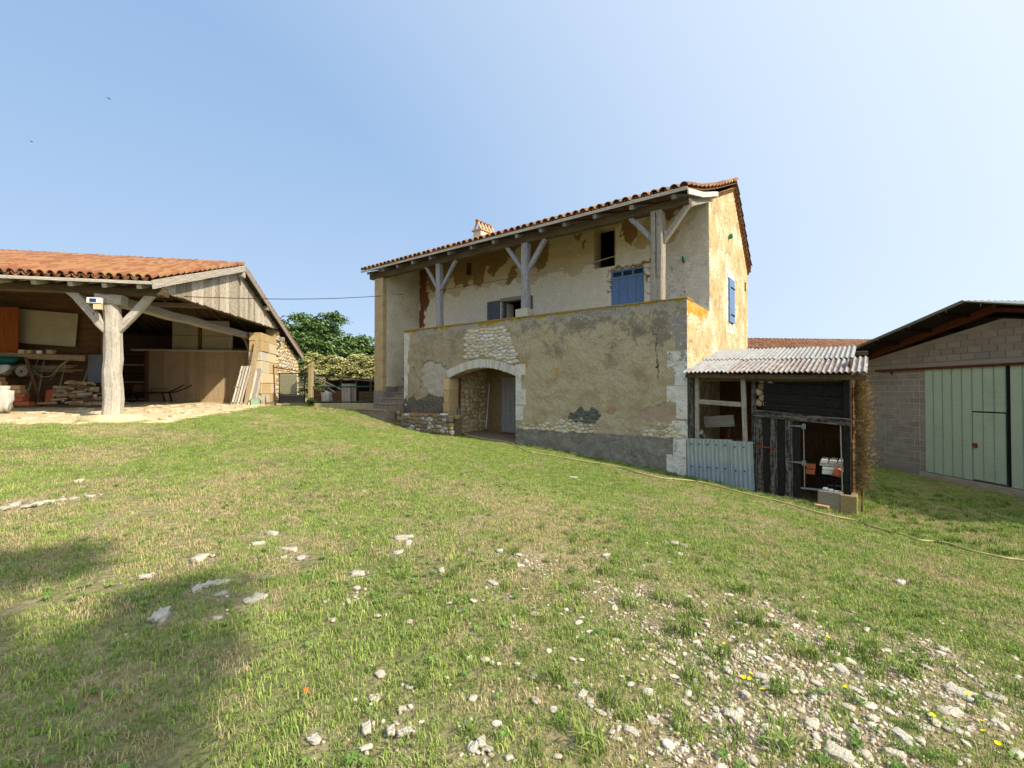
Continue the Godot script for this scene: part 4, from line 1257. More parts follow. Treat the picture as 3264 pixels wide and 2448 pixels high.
	obj("bracket", bricks[0], M.rust, ins, Transform3D(Basis.from_scale(Vector3(0.5, 0.6, 0.6)), Vector3(0, -0.8, -0.2)))
	obj("insulator", stones[3], plain(c8(40, 130, 90), 0.3), H, Transform3D(Basis.from_scale(Vector3(0.1, 0.14, 0.1)), Vector3(-3.33, 6.1, -14.75)))
	# terrace posts with braces
	stick("post", H, Vector3(-11.565, 3.73, -11.0), Vector3(-11.6, 5.84, -11.0), 0.2, 0.2, M.oak_blue, Vector3.BACK, 0.008, 4)
	stick("brace", H, Vector3(-11.6, 4.95, -11.0), Vector3(-12.24, 5.86, -11.0), 0.1, 0.11, M.oak_blue, Vector3.BACK, 0.006, 3)
	stick("brace", H, Vector3(-11.53, 4.95, -11.0), Vector3(-10.8, 5.86, -11.0), 0.1, 0.11, M.oak_blue, Vector3.BACK, 0.006, 3)
	obj("post_base", bricks[1], M.lime[2], H, Transform3D(Basis.from_scale(Vector3(0.42, 0.24, 0.36)), Vector3(-8.06, 3.83, -11.02)))
	stick("post", H, Vector3(-8.01, 3.93, -11.0), Vector3(-8.0, 5.84, -11.0), 0.22, 0.22, M.oak_blue, Vector3.BACK, 0.008, 4)
	stick("brace", H, Vector3(-8.05, 5.02, -11.0), Vector3(-8.68, 5.86, -11.0), 0.12, 0.12, M.oak_blue, Vector3.BACK, 0.006, 3)
	stick("brace", H, Vector3(-7.96, 5.02, -11.0), Vector3(-7.32, 5.86, -11.0), 0.13, 0.12, M.oak_blue, Vector3.BACK, 0.006, 3)
	var p3 := stick("post", H, Vector3(-4.1, 3.73, -11.0), Vector3(-4.1, 5.86, -11.0), 0.29, 0.26, M.oak, Vector3.BACK, 0.006, 4)
	box("crack", p3, Vector3(-0.012, 0.0, 0.126), Vector3(0.004, 2.1, 0.134), M.dark, 0.1, 0.004)
	stick("brace", H, Vector3(-4.2, 5.2, -11.0), Vector3(-4.78, 5.86, -11.0), 0.12, 0.12, M.oak_blue, Vector3.BACK, 0.012, 4)
	stick("brace", H, Vector3(-3.98, 5.12, -11.0), Vector3(-3.36, 5.9, -11.0), 0.12, 0.14, M.oak, Vector3.BACK, 0.003, 2)
	stick("wall_plate", H, Vector3(-15.3, 5.94, -11.0), Vector3(-3.34, 5.945, -11.0), 0.2, 0.22, M.oak_dark, Vector3.BACK, 0.01, 9)
	# rafters
	for x in [-15.1, -14.21, -13.4, -12.58, -11.7, -10.81, -9.85, -8.96, -8.09, -7.26, -6.51, -5.61, -4.63, -3.62]:
		stick("rafter", H, Vector3(x, 5.995, -10.66), Vector3(x, 6.78, -13.0), 0.1, 0.1, M.oak_blue, Vector3(0, 1, 0.3), 0.006, 2)
	# roof
	var roof := part("roof", H)
	var prof := [Vector2(10.6, 6.09), Vector2(11.9, 6.48), Vector2(13.24, 6.98), Vector2(15.37, 7.86)]
	var deck := begin()
	var dp := prof + [Vector2(17.4, 5.68)]
	for k in dp.size() - 1:
		var a: Vector2 = dp[k]
		var b: Vector2 = dp[k + 1]
		var u := Vector3(0, 0.03, 0)
		var A0 := Vector3(-15.4, a.y, -a.x)
		var A1 := Vector3(-3.3, a.y, -a.x)
		var B0 := Vector3(-15.4, b.y, -b.x)
		var B1 := Vector3(-3.3, b.y, -b.x)
		quad(deck, A0 + u, A1 + u, B1 + u, B0 + u)
		quad(deck, A1, A0, B0, B1)
		quad(deck, A1, B1, B1 + u, A1 + u)
		quad(deck, A0 + u, B0 + u, B0, A0)
	quad(deck, Vector3(-15.4, 6.09, -10.6), Vector3(-3.3, 6.09, -10.6), Vector3(-3.3, 6.12, -10.6), Vector3(-15.4, 6.12, -10.6))
	obj("deck", done(deck), M.brown, roof)
	stick("fascia", roof, Vector3(-15.42, 6.085, -10.585), Vector3(-3.28, 6.09, -10.585), 0.075, 0.025, M.oak_pale, Vector3.BACK, 0.004, 6)
	tiles(roof, Transform3D(), -15.36, -3.36, 0.2308, prof, 0.36, 0.03, M.tile_old, func(_x: float, r: int) -> bool: return r < 3)
	tiles_back(roof)
	# verge boards and verge tiles on the sunlit gable
	stick("verge_board", roof, Vector3(-3.27, 6.02, -10.6), Vector3(-3.27, 6.33, -11.8), 0.028, 0.13, M.white_wood, Vector3.UP, 0.004, 3)
	stick("verge_board", roof, Vector3(-3.27, 6.33, -11.8), Vector3(-3.27, 6.78, -13.1), 0.028, 0.12, M.white_wood, Vector3.UP, 0.004, 3)
	stick("gable_purlin", H, Vector3(-3.45, 5.9, -11.05), Vector3(-3.45, 6.56, -12.75), 0.14, 0.16, M.oak, Vector3.UP, 0.01, 3)
	var run := [Vector2(13.1, 6.78), Vector2(15.37, 7.72), Vector2(17.35, 5.56)]
	for k in 2:
		var a: Vector2 = run[k]
		var b: Vector2 = run[k + 1]
		var n := int(a.distance_to(b) / 0.14)
		for i in n:
			var q := a.lerp(b, (i + 0.5) / n)
			for row in 2:
				var o := obj("cornice_tile", tile_m, pick(M.tile), roof, Transform3D(Basis(Vector3(0, 0, -1), Vector3.UP, Vector3(1, 0, 0)) * Basis(Vector3.BACK, (b - a).angle()) * Basis.from_scale(Vector3(0.66, 0.5, 0.5)), Vector3(-3.3 - row * 0.04, q.y - 0.02 - row * 0.07, -q.x)))
				if row == 1: o.position.x -= 0.02
	# chimney
	var ch := part("chimney", H)
	box("stack", ch, Vector3(-13.95, 6.4, -16.25), Vector3(-13.5, 8.6, -15.25), M.cream, 0.03, 0.004)
	box("ledge", ch, Vector3(-14.0, 8.56, -16.3), Vector3(-13.45, 8.62, -15.2), M.brick_red[1], 0.1)
	for k in 5:
		var z := -15.3 - k * 0.225
		for s in [-1, 1]:
			stick("mitre_tile", ch, Vector3(-13.725 + s * 0.2, 8.62, z), Vector3(-13.725 + s * 0.02, 9.02, z), 0.1, 0.025, M.brick_red[1], Vector3(s, 0.4, 0), 0.0, 1)
	for k in 4: obj("ridge_tile", tile_m, pick(M.tile), ch, Transform3D(Basis.from_scale(Vector3(0.8, 0.8, 0.6)), Vector3(-13.725, 8.98, -15.22 - k * 0.26)))

func tiles_back(roof: Node3D) -> void:
	var xf := []
	var cs := PackedColorArray()
	var a := Vector2(15.37, 7.86)
	var b := Vector2(17.4, 5.7)
	var d := (b - a).normalized()
	for r in 8:
		for i in 52:
			var p := b - d * (r * 0.36)
			var up := Vector3(0, -d.y, d.x)
			var nor := Vector3(0, d.x, d.y).normalized()
			nor = Vector3(0, d.x, -(-d.y)).normalized()
			xf.append(Transform3D(Basis(Vector3.LEFT, Vector3(0, d.x, d.y), -up), Vector3(-15.36 + i * 0.2353, p.y + 0.06, -p.x)))
			cs.append(Color(0.42, 0.17, 0.08) * rr(0.8, 1.1))
	scatter("rear_tile_field", roof, tile_m, M.tile_v, xf, cs)
	for i in 27:
		obj("ridge_tile", tile_m, pick(M.tile_old), roof, Transform3D(Basis(Vector3(0, 0, -1), Vector3.UP, Vector3(1, 0, 0)) * Basis.from_scale(Vector3(1.1, 1.0, 1.0)), Vector3(-3.35 - i * 0.44, 7.93, -15.37)))
# ------------------------------------------------------------------ the open barn; bp(a, y, b): a along the eave, b into the barn
func bp(a: float, y: float, b: float) -> Vector3: return Vector3(a, y, -b)
func bw(a: float, y: float, b: float) -> Vector3: return barn_t * Vector3(a, y, -b)

func barn_roof_y(b: float) -> float:
	return lerpf(4.1, 5.98, b / 6.0) if b < 6.0 else lerpf(5.98, 3.46, (b - 6.0) / 9.25)

func barn() -> void:
	var Bn := thing("open_barn", "open-fronted barn with orange tile roof, grey board gable and thick forked post", "barn", BARN_O, BARN_YAW)
	# floor of trodden pale earth
	var st := begin(true)
	var na := 44
	var nb := 40
	var pts := []
	for j in nb + 1:
		for i in na + 1:
			var a := lerpf(-10.5, 0.45, float(i) / na)
			var b := lerpf(-0.25, 11.0, float(j) / nb)
			if i == na: a += 0.35 * nB.get_noise_1d(b * 1.4)
			if j == 0: b += 0.3 * nB.get_noise_1d(a * 1.7 + 30.0)
			var w := bw(a, 0, b)
			pts.append(bp(a, gh(w.x, w.z) + 0.03 + 0.02 * nB.get_noise_2d(a * 2.0, b * 2.0) - (0.025 if i == na or j == 0 else 0.0), b))
	for j in nb:
		for i in na:
			var k := j * (na + 1) + i
			quad(st, pts[k], pts[k + 1], pts[k + na + 2], pts[k + na + 1])
	var fl := obj("barn_floor", done(st), M.floor_dirt, self, barn_t)
	tag(fl, "trodden pale earth floor of the open barn", "floor", "", "structure")
	for k in 90:
		var a := rr(-4.0, 0.2)
		var b := rr(-0.1, 8.6)
		var w := bw(a, 0, b)
		var s := rr(0.12, 0.38)
		obj("flagstone", rocks[k % 5], pick([M.lime[0], M.lime[1], M.gold[2]]), fl, Transform3D(Basis(Vector3.UP, rr(0, TAU)) * Basis.from_scale(Vector3(s, 0.06, s * 0.6)), bp(a, gh(w.x, w.z) + 0.03, b)))
	# roof
	var roof := part("roof", Bn)
	var deck := begin()
	var dp := [Vector2(-0.02, 4.09), Vector2(6.0, 5.97), Vector2(15.28, 3.44)]
	for k in 2:
		var a: Vector2 = dp[k]
		var b: Vector2 = dp[k + 1]
		var u := Vector3(0, 0.035, 0)
		var A0 := bp(-10.6, a.y, a.x)
		var A1 := bp(-0.03, a.y, a.x)
		var B0 := bp(-10.6, b.y, b.x)
		var B1 := bp(-0.03, b.y, b.x)
		quad(deck, A0 + u, A1 + u, B1 + u, B0 + u)
		quad(deck, A1, A0, B0, B1)
		quad(deck, A1, B1, B1 + u, A1 + u)
	obj("deck", done(deck), M.oak_dark, roof)
	tiles(roof, Transform3D(), -10.5, -0.1, 0.19, [Vector2(-0.06, 4.1), Vector2(6.0, 5.99)], 0.34, 0.04, M.tile, func(x: float, r: int) -> bool: return x > -3.3 - r * 0.25 and r < 13)
	var xf := []
	var cs := PackedColorArray()
	var d := Vector2(9.28, -2.53).normalized()
	for r in 26:
		for i in 5:
			var p := Vector2(15.3, 3.46) - d * (r * 0.36)
			xf.append(Transform3D(Basis(Vector3.LEFT, Vector3(0, d.x, d.y), -Vector3(0, -d.y, d.x)) * Basis.from_scale(Vector3(1.1, 1.25, 1.0)), bp(-0.1 - i * 0.235, p.y + 0.07, p.x)))
			cs.append(Color(0.36, 0.15, 0.08) * rr(0.8, 1.1))
	scatter("rear_tile_field", roof, tile_m, M.tile_v, xf, cs)
	for i in 24: obj("ridge_tile", tile_m, pick(M.tile), roof, Transform3D(Basis(Vector3(0, 0, -1), Vector3.UP, Vector3(1, 0, 0)) * Basis.from_scale(Vector3(1.15, 1.0, 1.0)), bp(-0.06 - i * 0.44, 6.05, 6.0)))
	stick("eave_board", roof, bp(-10.5, 4.07, -0.04), bp(-0.02, 4.08, -0.04), 0.07, 0.03, M.oak_pale, Vector3.BACK, 0.004, 6)
	for a in [-0.33, -1.02, -1.68, -2.38, -3.05, -3.73, -4.4, -5.1, -5.8, -6.5, -7.2, -7.9]:
		stick("rafter", Bn, bp(a, 4.0, 0.03), bp(a, 5.87, 6.0), 0.1, 0.11, M.oak_pale, Vector3(0, 1, 0.3), 0.006, 2)
		stick("rafter", Bn, bp(a, 5.87, 6.0), bp(a, 3.55, 14.9), 0.1, 0.11, M.oak_dark, Vector3(0, 1, 0.3), 0.006, 2)
	stick("verge_board", roof, bp(-0.01, 4.04, -0.05), bp(-0.01, 5.95, 6.02), 0.03, 0.2, M.oak_pale, Vector3.UP, 0.005, 5)
	stick("verge_board", roof, bp(-0.01, 5.95, 6.02), bp(-0.01, 3.36, 15.28), 0.03, 0.22, M.oak, Vector3.UP, 0.005, 6)
	# frame
	stick("wall_plate", Bn, bp(-10.4, 3.97, 0.5), bp(0.02, 3.97, 0.5), 0.2, 0.24, M.oak_dark, Vector3.BACK, 0.012, 9)
	stick("post", Bn, bp(-1.08, 0.72, 0.52), bp(-1.12, 3.62, 0.52), 0.39, 0.38, M.oak_pale, Vector3.BACK, 0.018, 9, 0.82, 0.3)
	stick("post_head", Bn, bp(-1.4, 3.76, 0.5), bp(-0.86, 3.72, 0.5), 0.24, 0.3, M.oak_pale, Vector3.BACK, 0.012, 3)
	stick("brace", Bn, bp(-1.2, 3.02, 0.52), bp(-1.98, 3.96, 0.52), 0.19, 0.16, M.oak_pale, Vector3.BACK, 0.016, 6)
	stick("brace", Bn, bp(-1.0, 3.0, 0.52), bp(-0.26, 3.96, 0.52), 0.16, 0.16, M.oak_pale, Vector3.BACK, 0.01, 4)
	obj("post_footing", stones[5], M.gold[2], Bn, Transform3D(Basis.from_scale(Vector3(1.15, 0.34, 0.9)), bp(-0.95, 0.88, 0.3)))
	stick("tie_beam", Bn, bp(-1.1, 3.74, 0.6), bp(-0.9, 3.9, 10.3), 0.24, 0.24, M.oak, Vector3.RIGHT, 0.02, 8)
	stick("purlin", Bn, bp(-10.4, 5.0, 3.2), bp(-0.05, 5.0, 3.2), 0.18, 0.18, M.oak_dark, Vector3.BACK, 0.01, 6)
	stick("purlin", Bn, bp(-10.4, 5.02, 8.9), bp(-0.02, 5.02, 8.9), 0.18, 0.2, M.oak, Vector3.BACK, 0.01, 6)
	stick("ridge_beam", Bn, bp(-10.4, 5.72, 6.0), bp(-0.02, 5.72, 6.0), 0.2, 0.24, M.oak_pale, Vector3.BACK, 0.01, 6)
	stick("wall_plate", Bn, bp(-1.2, 3.95, 11.3), bp(0.0, 3.98, 11.3), 0.18, 0.2, M.oak, Vector3.BACK, 0.01, 2)
	# gable boarding
	var gab := part("gable_boarding", Bn)
	var b := 0.95
	while b < 12.6:
		var w := rr(0.2, 0.33)
		var c := b + w * 0.5
		var y0 := 4.03 + 0.034 * c + rr(-0.02, 0.02)
		var y1 := barn_roof_y(c) - 0.06
		if y1 > y0 + 0.05: stick("board", gab, bp(-0.24 + rr(-0.008, 0.008), y0, c), bp(-0.24, y1, c), 0.026, w * 0.97, pick(M.boards), Vector3.BACK, 0.002, 2)
		b += w
	stick("bottom_rail", gab, bp(-0.3, 4.08, 0.9), bp(-0.3, 4.42, 11.8), 0.08, 0.1, M.oak_dark, Vector3.RIGHT, 0.006, 6)
	# stone gable: dressed pier, then rubble
	var pier := part("stone_pier", Bn)
	var y := 0.75
	while y < 3.95:
		var h := rr(0.34, 0.52)
		if y + h > 3.8: h = 4.0 - y
		var cut := rr(9.6, 10.4)
		for e in [[8.85, cut], [cut, 11.05]]:
			var ln: float = e[1] - e[0]
			obj("ashlar", pick(bricks), pick([M.gold[0], M.gold[2], M.lime[1], M.lime[0], M.gold[1]]), pier, Transform3D(Basis(Vector3.UP, PI / 2) * Basis.from_scale(Vector3(ln * 0.99, h * 0.98, 0.5)), bp(-0.5 + rr(-0.012, 0.012), y + h * 0.5, (e[0] + e[1]) * 0.5)))
		y += h
	var rw := part("rubble_gable", Bn)
	var poly := PackedVector2Array([Vector2(11.0, 0.4), Vector2(15.2, 0.3), Vector2(15.2, 3.38), Vector2(11.0, 4.4)])
	obj("mortar_bed", poly_wall(poly, 0.4, Vector2(11, 0), Vector2(15.2, 4.4)), M.mortar, rw, Transform3D(Basis(Vector3(0, 0, -1), Vector3.UP, Vector3(1, 0, 0)), Vector3(-0.3, 0, 0)))
	rubble("stone", rw, Transform3D(Basis(Vector3.UP, PI / 2), bp(-0.3, 0.8, 11.0)), 4.15, 3.6, 0.3, 0.17, 0.07, M.gold + M.lime, func(cx: float, cy: float) -> bool: return cx > 0.1 and cy + 0.95 < barn_roof_y(11.0 + cx) - 0.1, 0.016)
	box("side_wall", Bn, bp(-10.6, 0.4, 15.1), bp(-10.4, 4.0, 0.6), M.mortar_dark, 0.01)
	box("rear_wall", Bn, bp(-10.4, 0.4, 15.1), bp(-0.6, 3.4, 14.9), M.mortar_dark, 0.01)
	# back wall of the bay: vertical planks, ledge, boarded panels above
	var bk := part("back_wall", Bn)
	var a := -5.05
	while a < -0.75:
		var w := rr(0.16, 0.24)
		stick("plank", bk, bp(a + w * 0.5, 0.95, 10.3), bp(a + w * 0.5, 3.26, 10.3), w * 0.985, 0.03, pick(M.planks), Vector3.BACK, 0.003, 2)
		a += w
	box("ledge", bk, bp(-5.6, 3.26, 10.35), bp(-0.9, 3.33, 10.02), M.oak_pale, 0.1, 0.004)
	for e in [[-4.18, -3.2], [-3.04, -1.98]]:
		box("panel", bk, bp(e[0], 3.34, 10.33), bp(e[1], 3.95, 10.29), M.white_panel, 0.05)
		box("panel", bk, bp(e[0], 3.97, 10.33), bp(e[1], 4.62, 10.29), M.white_panel, 0.05)
	box("stud", bk, bp(-3.19, 3.33, 10.36), bp(-3.05, 4.6, 10.25), M.brown, 0.1)
	box("stud", bk, bp(-1.97, 3.33, 10.36), bp(-1.84, 4.3, 10.25), M.oak_pale, 0.1)
	box("window_sill", bk, bp(-1.84, 3.34, 10.36), bp(-1.2, 3.44, 10.22), M.brown, 0.1)
	tube("curved_brace", Bn, spline([bp(-0.92, 2.6, 9.9), bp(-1.0, 3.2, 9.9), bp(-1.25, 3.85, 9.9), bp(-1.55, 4.05, 9.9)]), 0.075, M.oak, 6)
	stick("post", Bn, bp(-0.72, 0.9, 9.4), bp(-0.72, 4.0, 9.4), 0.3, 0.28, M.planks[0], Vector3.BACK, 0.012, 4)
	box("dark_boarding", bk, bp(-10.4, 0.6, 12.6), bp(-0.6, 5.0, 12.5), M.brown, 0.01)
	for k in 6: box("rail", bk, bp(-6.4, 1.2 + k * 0.36, 10.33), bp(-5.1, 1.26 + k * 0.36, 10.27), M.oak if k % 2 == 0 else M.dark_brown, 0.1)
	box("post", Bn, bp(-5.18, 0.9, 10.35), bp(-5.06, 3.26, 10.24), M.brown, 0.1)
	# partition of dark planks at the left
	var pt := part("partition", Bn)
	for k in 21:
		box("plank", pt, bp(-10.4, 0.75 + k * 0.21, 6.1 + 0.01 * (k % 3)), bp(-4.25, 0.95 + k * 0.21, 6.06), M.brown, 0.06)
		if 0.95 + (k + 1) * 0.21 > 5.5: break
	box("post", pt, bp(-4.35, 0.8, 6.05), bp(-4.15, 5.3, 5.85), M.brown, 0.1)

# ------------------------------------------------------------------ things in and around the barn
func barn_contents() -> void:
	var t: Node3D
	var o: MeshInstance3D
	var g := bw(-6.8, 0, 5)
	var fy := gh(g.x, g.z) + 0.05
	# boards hung on the partition
	o = stick("white_board", self, bw(-5.96, 3.1, 5.93), bw(-5.96, 4.2, 5.93), 1.74, 0.03, M.white_panel, bw(0, 0, -1) - bw(0, 0, 0), 0.0, 1, 1.0, 0.3)
	o.rotate(bw(0, 0, 1) * 0.0 + (bw(0, 0, 1) - bw(0, 0, 0)).normalized(), 0.06)
	tag(o, "pale whitish board hung on dark planks inside barn", "board")
	o = stick("rust_board", self, bw(-7.2, 2.62, 5.6), bw(-7.2, 4.25, 5.6), 1.5, 0.05, M.rust_board, bw(0, 0, -1) - bw(0, 0, 0), 0.0, 1, 1.0, 0.2)
	tag(o, "orange brown wooden door panel standing beside the pale board", "door panel")
	# shelf beam
	o = stick("shelf_beam", self, bw(-7.8, 2.72, 5.5), bw(-4.6, 2.65, 5.5), 0.16, 0.18, M.planks[1], Vector3.UP, 0.012, 5)
	tag(o, "thick horizontal pole beam carrying planks under the pale board", "beam")
	for k in 5:
		o = stick("stored_plank", self, bw(-7.2 + rr(-0.2, 0.2), 2.36 - k * 0.035, 5.6 - 0.04 * k), bw(-4.8 + rr(-0.3, 0.3), 2.4 - k * 0.05, 5.6 - 0.04 * k), 0.16, 0.025, pick(M.planks), Vector3.UP, 0.004, 3)
		tag(o, "weathered plank stored in a stack below the shelf beam", "plank", "planks stored below the beam")
	for e in [[-6.25, M.lime[1], 0.17], [-5.8, M.white, 0.14], [-5.5, M.mortar, 0.18], [-6.05, M.gold[1], 0.16]]:
		var s: float = e[2]
		o = obj("stone_block", pick(bricks), e[1], self, Transform3D(Basis(Vector3.UP, BARN_YAW + rr(-0.2, 0.2)) * Basis.from_scale(Vector3(s, s * 0.7, s)), bw(e[0], 2.78 + s * 0.3, 5.5)))
		tag(o, "small pale block lying on the shelf beam", "block", "blocks on the shelf beam")
	# hoses looped from the beam
	for k in 3:
		var y0 := 2.35 - 0.1 * k
		o = tube("garden_hose", self, spline([bw(-7.0, 2.0 - 0.06 * k, 5.2), bw(-6.58, 2.12 - 0.05 * k, 5.2), bw(-6.15, 2.4, 5.2), bw(-5.85, 2.33 - 0.06 * k, 5.2), bw(-5.55, y0 - 0.2, 5.2), bw(-5.3, y0 - 0.18, 5.2), bw(-5.02, 2.45 - 0.03 * k, 5.2), bw(-4.73, 2.62, 5.2)], 6), 0.013, [plain(c8(58, 104, 84), 0.5), M.hose, plain(c8(120, 104, 76), 0.6)][k], 6)
		tag(o, ["dark green hose looped under the shelf beam", "yellowish hose hanging in a loop under the beam", "brown hose hanging lowest under the shelf beam"][k], "hose")
	# grinding wheel
	t = thing("cable_drum", "round grey drum hanging on its axle below the planks", "drum", bw(-6.1, 2.2, 5.3), BARN_YAW)
	for e in [[0.17, 0.04, 0.06], [0.17, 0.04, -0.06], [0.1, 0.12, 0.0], [0.04, 0.2, 0.0]]:
		var cy := CylinderMesh.new()
		cy.top_radius = e[0]
		cy.bottom_radius = e[0]
		cy.height = e[1]
		cy.radial_segments = 20
		obj("flange" if e[0] > 0.15 else ("core" if e[0] > 0.05 else "axle"), cy, M.concrete if e[0] > 0.15 else M.brown, t, Transform3D(Basis(Vector3.RIGHT, PI / 2), Vector3(0, 0, e[2])))
	# leaning pole, brick stack, slab, logs
	o = stick("leaning_pole", self, bw(-5.37, 0.98, 5.0), bw(-5.94, 2.62, 5.15), 0.08, 0.08, M.brown, Vector3.BACK, 0.008, 4)
	tag(o, "thin brown pole leaning against the shelf beam", "pole")
	for r in 7:
		for k in 3:
			var jit := rr(-0.04, 0.04)
			if r > 4 and k == 2: continue
			o = obj("old_brick", pick(bricks), pick(M.brick_red + [M.gold[1]]), self, Transform3D(Basis(Vector3.UP, BARN_YAW + rr(-0.1, 0.1)) * Basis.from_scale(Vector3(0.36, 0.115, 0.24)), bw(-6.2 + k * 0.38 + jit - r * 0.05, fy + 0.06 + r * 0.12, 4.3 + rr(-0.04, 0.04))))
			tag(o, "sandy old brick in a rough stack at the barn opening", "brick", "bricks stacked at the barn opening")
	o = stick("clay_slab", self, bw(-5.06, fy, 4.75), bw(-5.14, fy + 0.46, 4.95), 0.24, 0.05, M.brick_red[0], bw(0, 0, -1) - bw(0, 0, 0), 0.002, 2)
	tag(o, "reddish clay slab leaning upright beside the woodpile", "slab")
	t = thing("white_sack", "crumpled white plastic sack standing at the barn opening", "sack", bw(-4.25, 0, 1.95), BARN_YAW)
	obj("bag", stone_mesh(77, 0.45, 0.5, 4), M.sack, t, Transform3D(Basis.from_scale(Vector3(0.32, 0.5, 0.26)), Vector3(0, fy + 0.2, 0)))
	obj("neck", stone_mesh(78, 0.3, 0.6, 4), M.sack, t, Transform3D(Basis.from_scale(Vector3(0.16, 0.16, 0.14)), Vector3(0.02, fy + 0.48, 0)))
	for k in 72:
		var lay := int(k / 13)
		var ln := rr(0.3, 0.62)
		var c := Vector2(-4.3 + rr(-0.72, 0.7) * (1.0 - lay * 0.12), 4.9 + rr(-0.35, 0.3))
		var an := rr(-0.6, 0.6) + (PI / 2 if rng.randf() < 0.35 else 0.0)
		var v := (bw(cos(an), rr(-0.12, 0.12), sin(an)) - bw(0, 0, 0)) * ln * 0.5
		var m := bw(c.x, fy + 0.05 + lay * 0.12 + rr(-0.02, 0.05), c.y)
		o = stick("log", self, m - v, m + v, rr(0.07, 0.14), rr(0.06, 0.11), pick([M.planks[0], M.planks[1], M.brown, M.oak]), Vector3.UP, 0.01, 2, rr(0.75, 1.0), 0.25)
		tag(o, "split log in the low woodpile behind the forked post", "log", "split logs in the barn woodpile")
	o = stick("stored_board", self, bw(-4.6, fy + 0.74, 4.85), bw(-3.95, fy + 0.5, 4.65), 0.14, 0.03, M.planks[0], Vector3.UP, 0.003, 2)
	tag(o, "light plank lying across the top of the woodpile", "plank")
	o = stick("metal_sheet", self, bw(-4.42, 1.85, 5.75), bw(-4.42, 2.78, 5.75), 0.42, 0.012, plain(c8(104, 110, 118), 0.6), bw(0, 0, -1) - bw(0, 0, 0), 0.003, 3)
	tag(o, "blue grey metal sheet hanging behind the woodpile", "sheet")
	o = stick("upright_pole", self, bw(-3.98, fy + 0.3, 5.3), bw(-4.06, fy + 1.2, 5.5), 0.06, 0.05, M.oak, Vector3.BACK, 0.004, 3)
	tag(o, "short wooden pole propped beside the hanging metal sheet", "pole")
	# teal cloth and white cans on the left
	o = obj("tarp_bundle", stone_mesh(81, 0.4, 0.6), plain(c8(20, 104, 92), 0.8), self, Transform3D(Basis(Vector3.UP, BARN_YAW) * Basis.from_scale(Vector3(0.8, 0.2, 0.35)), bw(-6.65, 2.55, 5.25)))
	tag(o, "folded teal tarpaulin lying below the orange brown panel", "tarpaulin")
	for k in 3:
		t = thing("jerrycan", "white plastic canister on a shelf under the teal tarpaulin", "canister", bw(-7.15 + k * 0.3, 2.1, 5.3), BARN_YAW, "canisters under the tarpaulin")
		obj("body", stone_mesh(83 + k, 0.25, 0.12), M.white, t, Transform3D(Basis.from_scale(Vector3(0.24, 0.3, 0.2)), Vector3(0, 0.15, 0)))
		obj("cap", bricks[0], plain(c8(40, 90, 110), 0.5), t, Transform3D(Basis.from_scale(Vector3(0.05, 0.05, 0.05)), Vector3(0.05, 0.31, 0)))
	o = stick("rough_shelf", self, bw(-7.6, 2.06, 5.35), bw(-6.4, 2.06, 5.35), 0.06, 0.35, M.brown, Vector3.BACK, 0.003, 2)
	tag(o, "rough brown shelf carrying white canisters in the barn", "shelf")
	# clutter along the partition
	for k in 7:
		var a := -7.4 + k * 0.5 + rr(-0.1, 0.1)
		o = stick("old_pole", self, bw(a, fy, 5.65), bw(a + rr(-0.3, 0.3), fy + rr(1.0, 2.0), 5.98), rr(0.03, 0.07), 0.04, pick([M.brown, M.oak, M.oak_dark]), Vector3.BACK, 0.006, 3)
		tag(o, "old pole leaning on the dark plank partition in the barn", "pole", "poles leaning on the partition")
	for e in [[-6.9, 0.5, 0.3], [-6.3, 0.42, 0.34], [-7.5, 0.55, 0.4]]:
		var cr := thing("wooden_crate", "slatted wooden crate on the floor below the canister shelf", "crate", bw(e[0], fy, 5.3), BARN_YAW + rr(-0.2, 0.2), "crates below the canister shelf")
		for k in 3:
			for s in [-1, 1]:
				box("slat", cr, Vector3(-e[1] * 0.5, 0.02 + k * e[2] / 3.0, s * 0.17 - 0.01), Vector3(e[1] * 0.5, 0.08 + k * e[2] / 3.0, s * 0.17 + 0.01), M.planks[k % 2], 0.1)
				box("end_slat", cr, Vector3(s * e[1] * 0.5 - 0.01, 0.02 + k * e[2] / 3.0, -0.16), Vector3(s * e[1] * 0.5 + 0.01, 0.08 + k * e[2] / 3.0, 0.16), M.planks[k % 2], 0.1)
		box("bottom", cr, Vector3(-e[1] * 0.5, 0.0, -0.16), Vector3(e[1] * 0.5, 0.02, 0.16), M.brown, 0.1)
	# wheelbarrow
	t = thing("wheelbarrow", "dark wooden wheelbarrow with raised handles by the back wall", "wheelbarrow", bw(-4.3, 1.1, 9.3), BARN_YAW)
	for s in [-0.28, 0.28]:
		tube("handle", t, spline([Vector3(-0.75, 0.45, s), Vector3(0.0, 0.4, s), Vector3(0.6, 0.45, s), Vector3(1.15, 0.72, s * 1.2)]), 0.028, M.dark_brown, 6)
		stick("leg", t, Vector3(0.35, 0.4, s), Vector3(0.45, 0.02, s), 0.05, 0.05, M.dark_brown)
	for k in 5: stick("tray_board", t, Vector3(-0.6, 0.45 + absf(k - 2.0) * 0.07, -0.28 + k * 0.14), Vector3(0.3, 0.45 + absf(k - 2.0) * 0.07, -0.28 + k * 0.14), 0.13, 0.025, M.brown, Vector3.UP)
	box("front_board", t, Vector3(-0.66, 0.42, -0.32), Vector3(-0.62, 0.72, 0.32), M.brown, 0.1)
	var wh := TorusMesh.new()
	wh.inner_radius = 0.14
	wh.outer_radius = 0.19
	wh.rings = 20
	wh.ring_segments = 8
	var wl := obj("wheel", wh, M.dark, t, Transform3D(Basis(Vector3.RIGHT, PI / 2), Vector3(-0.85, 0.2, 0)))
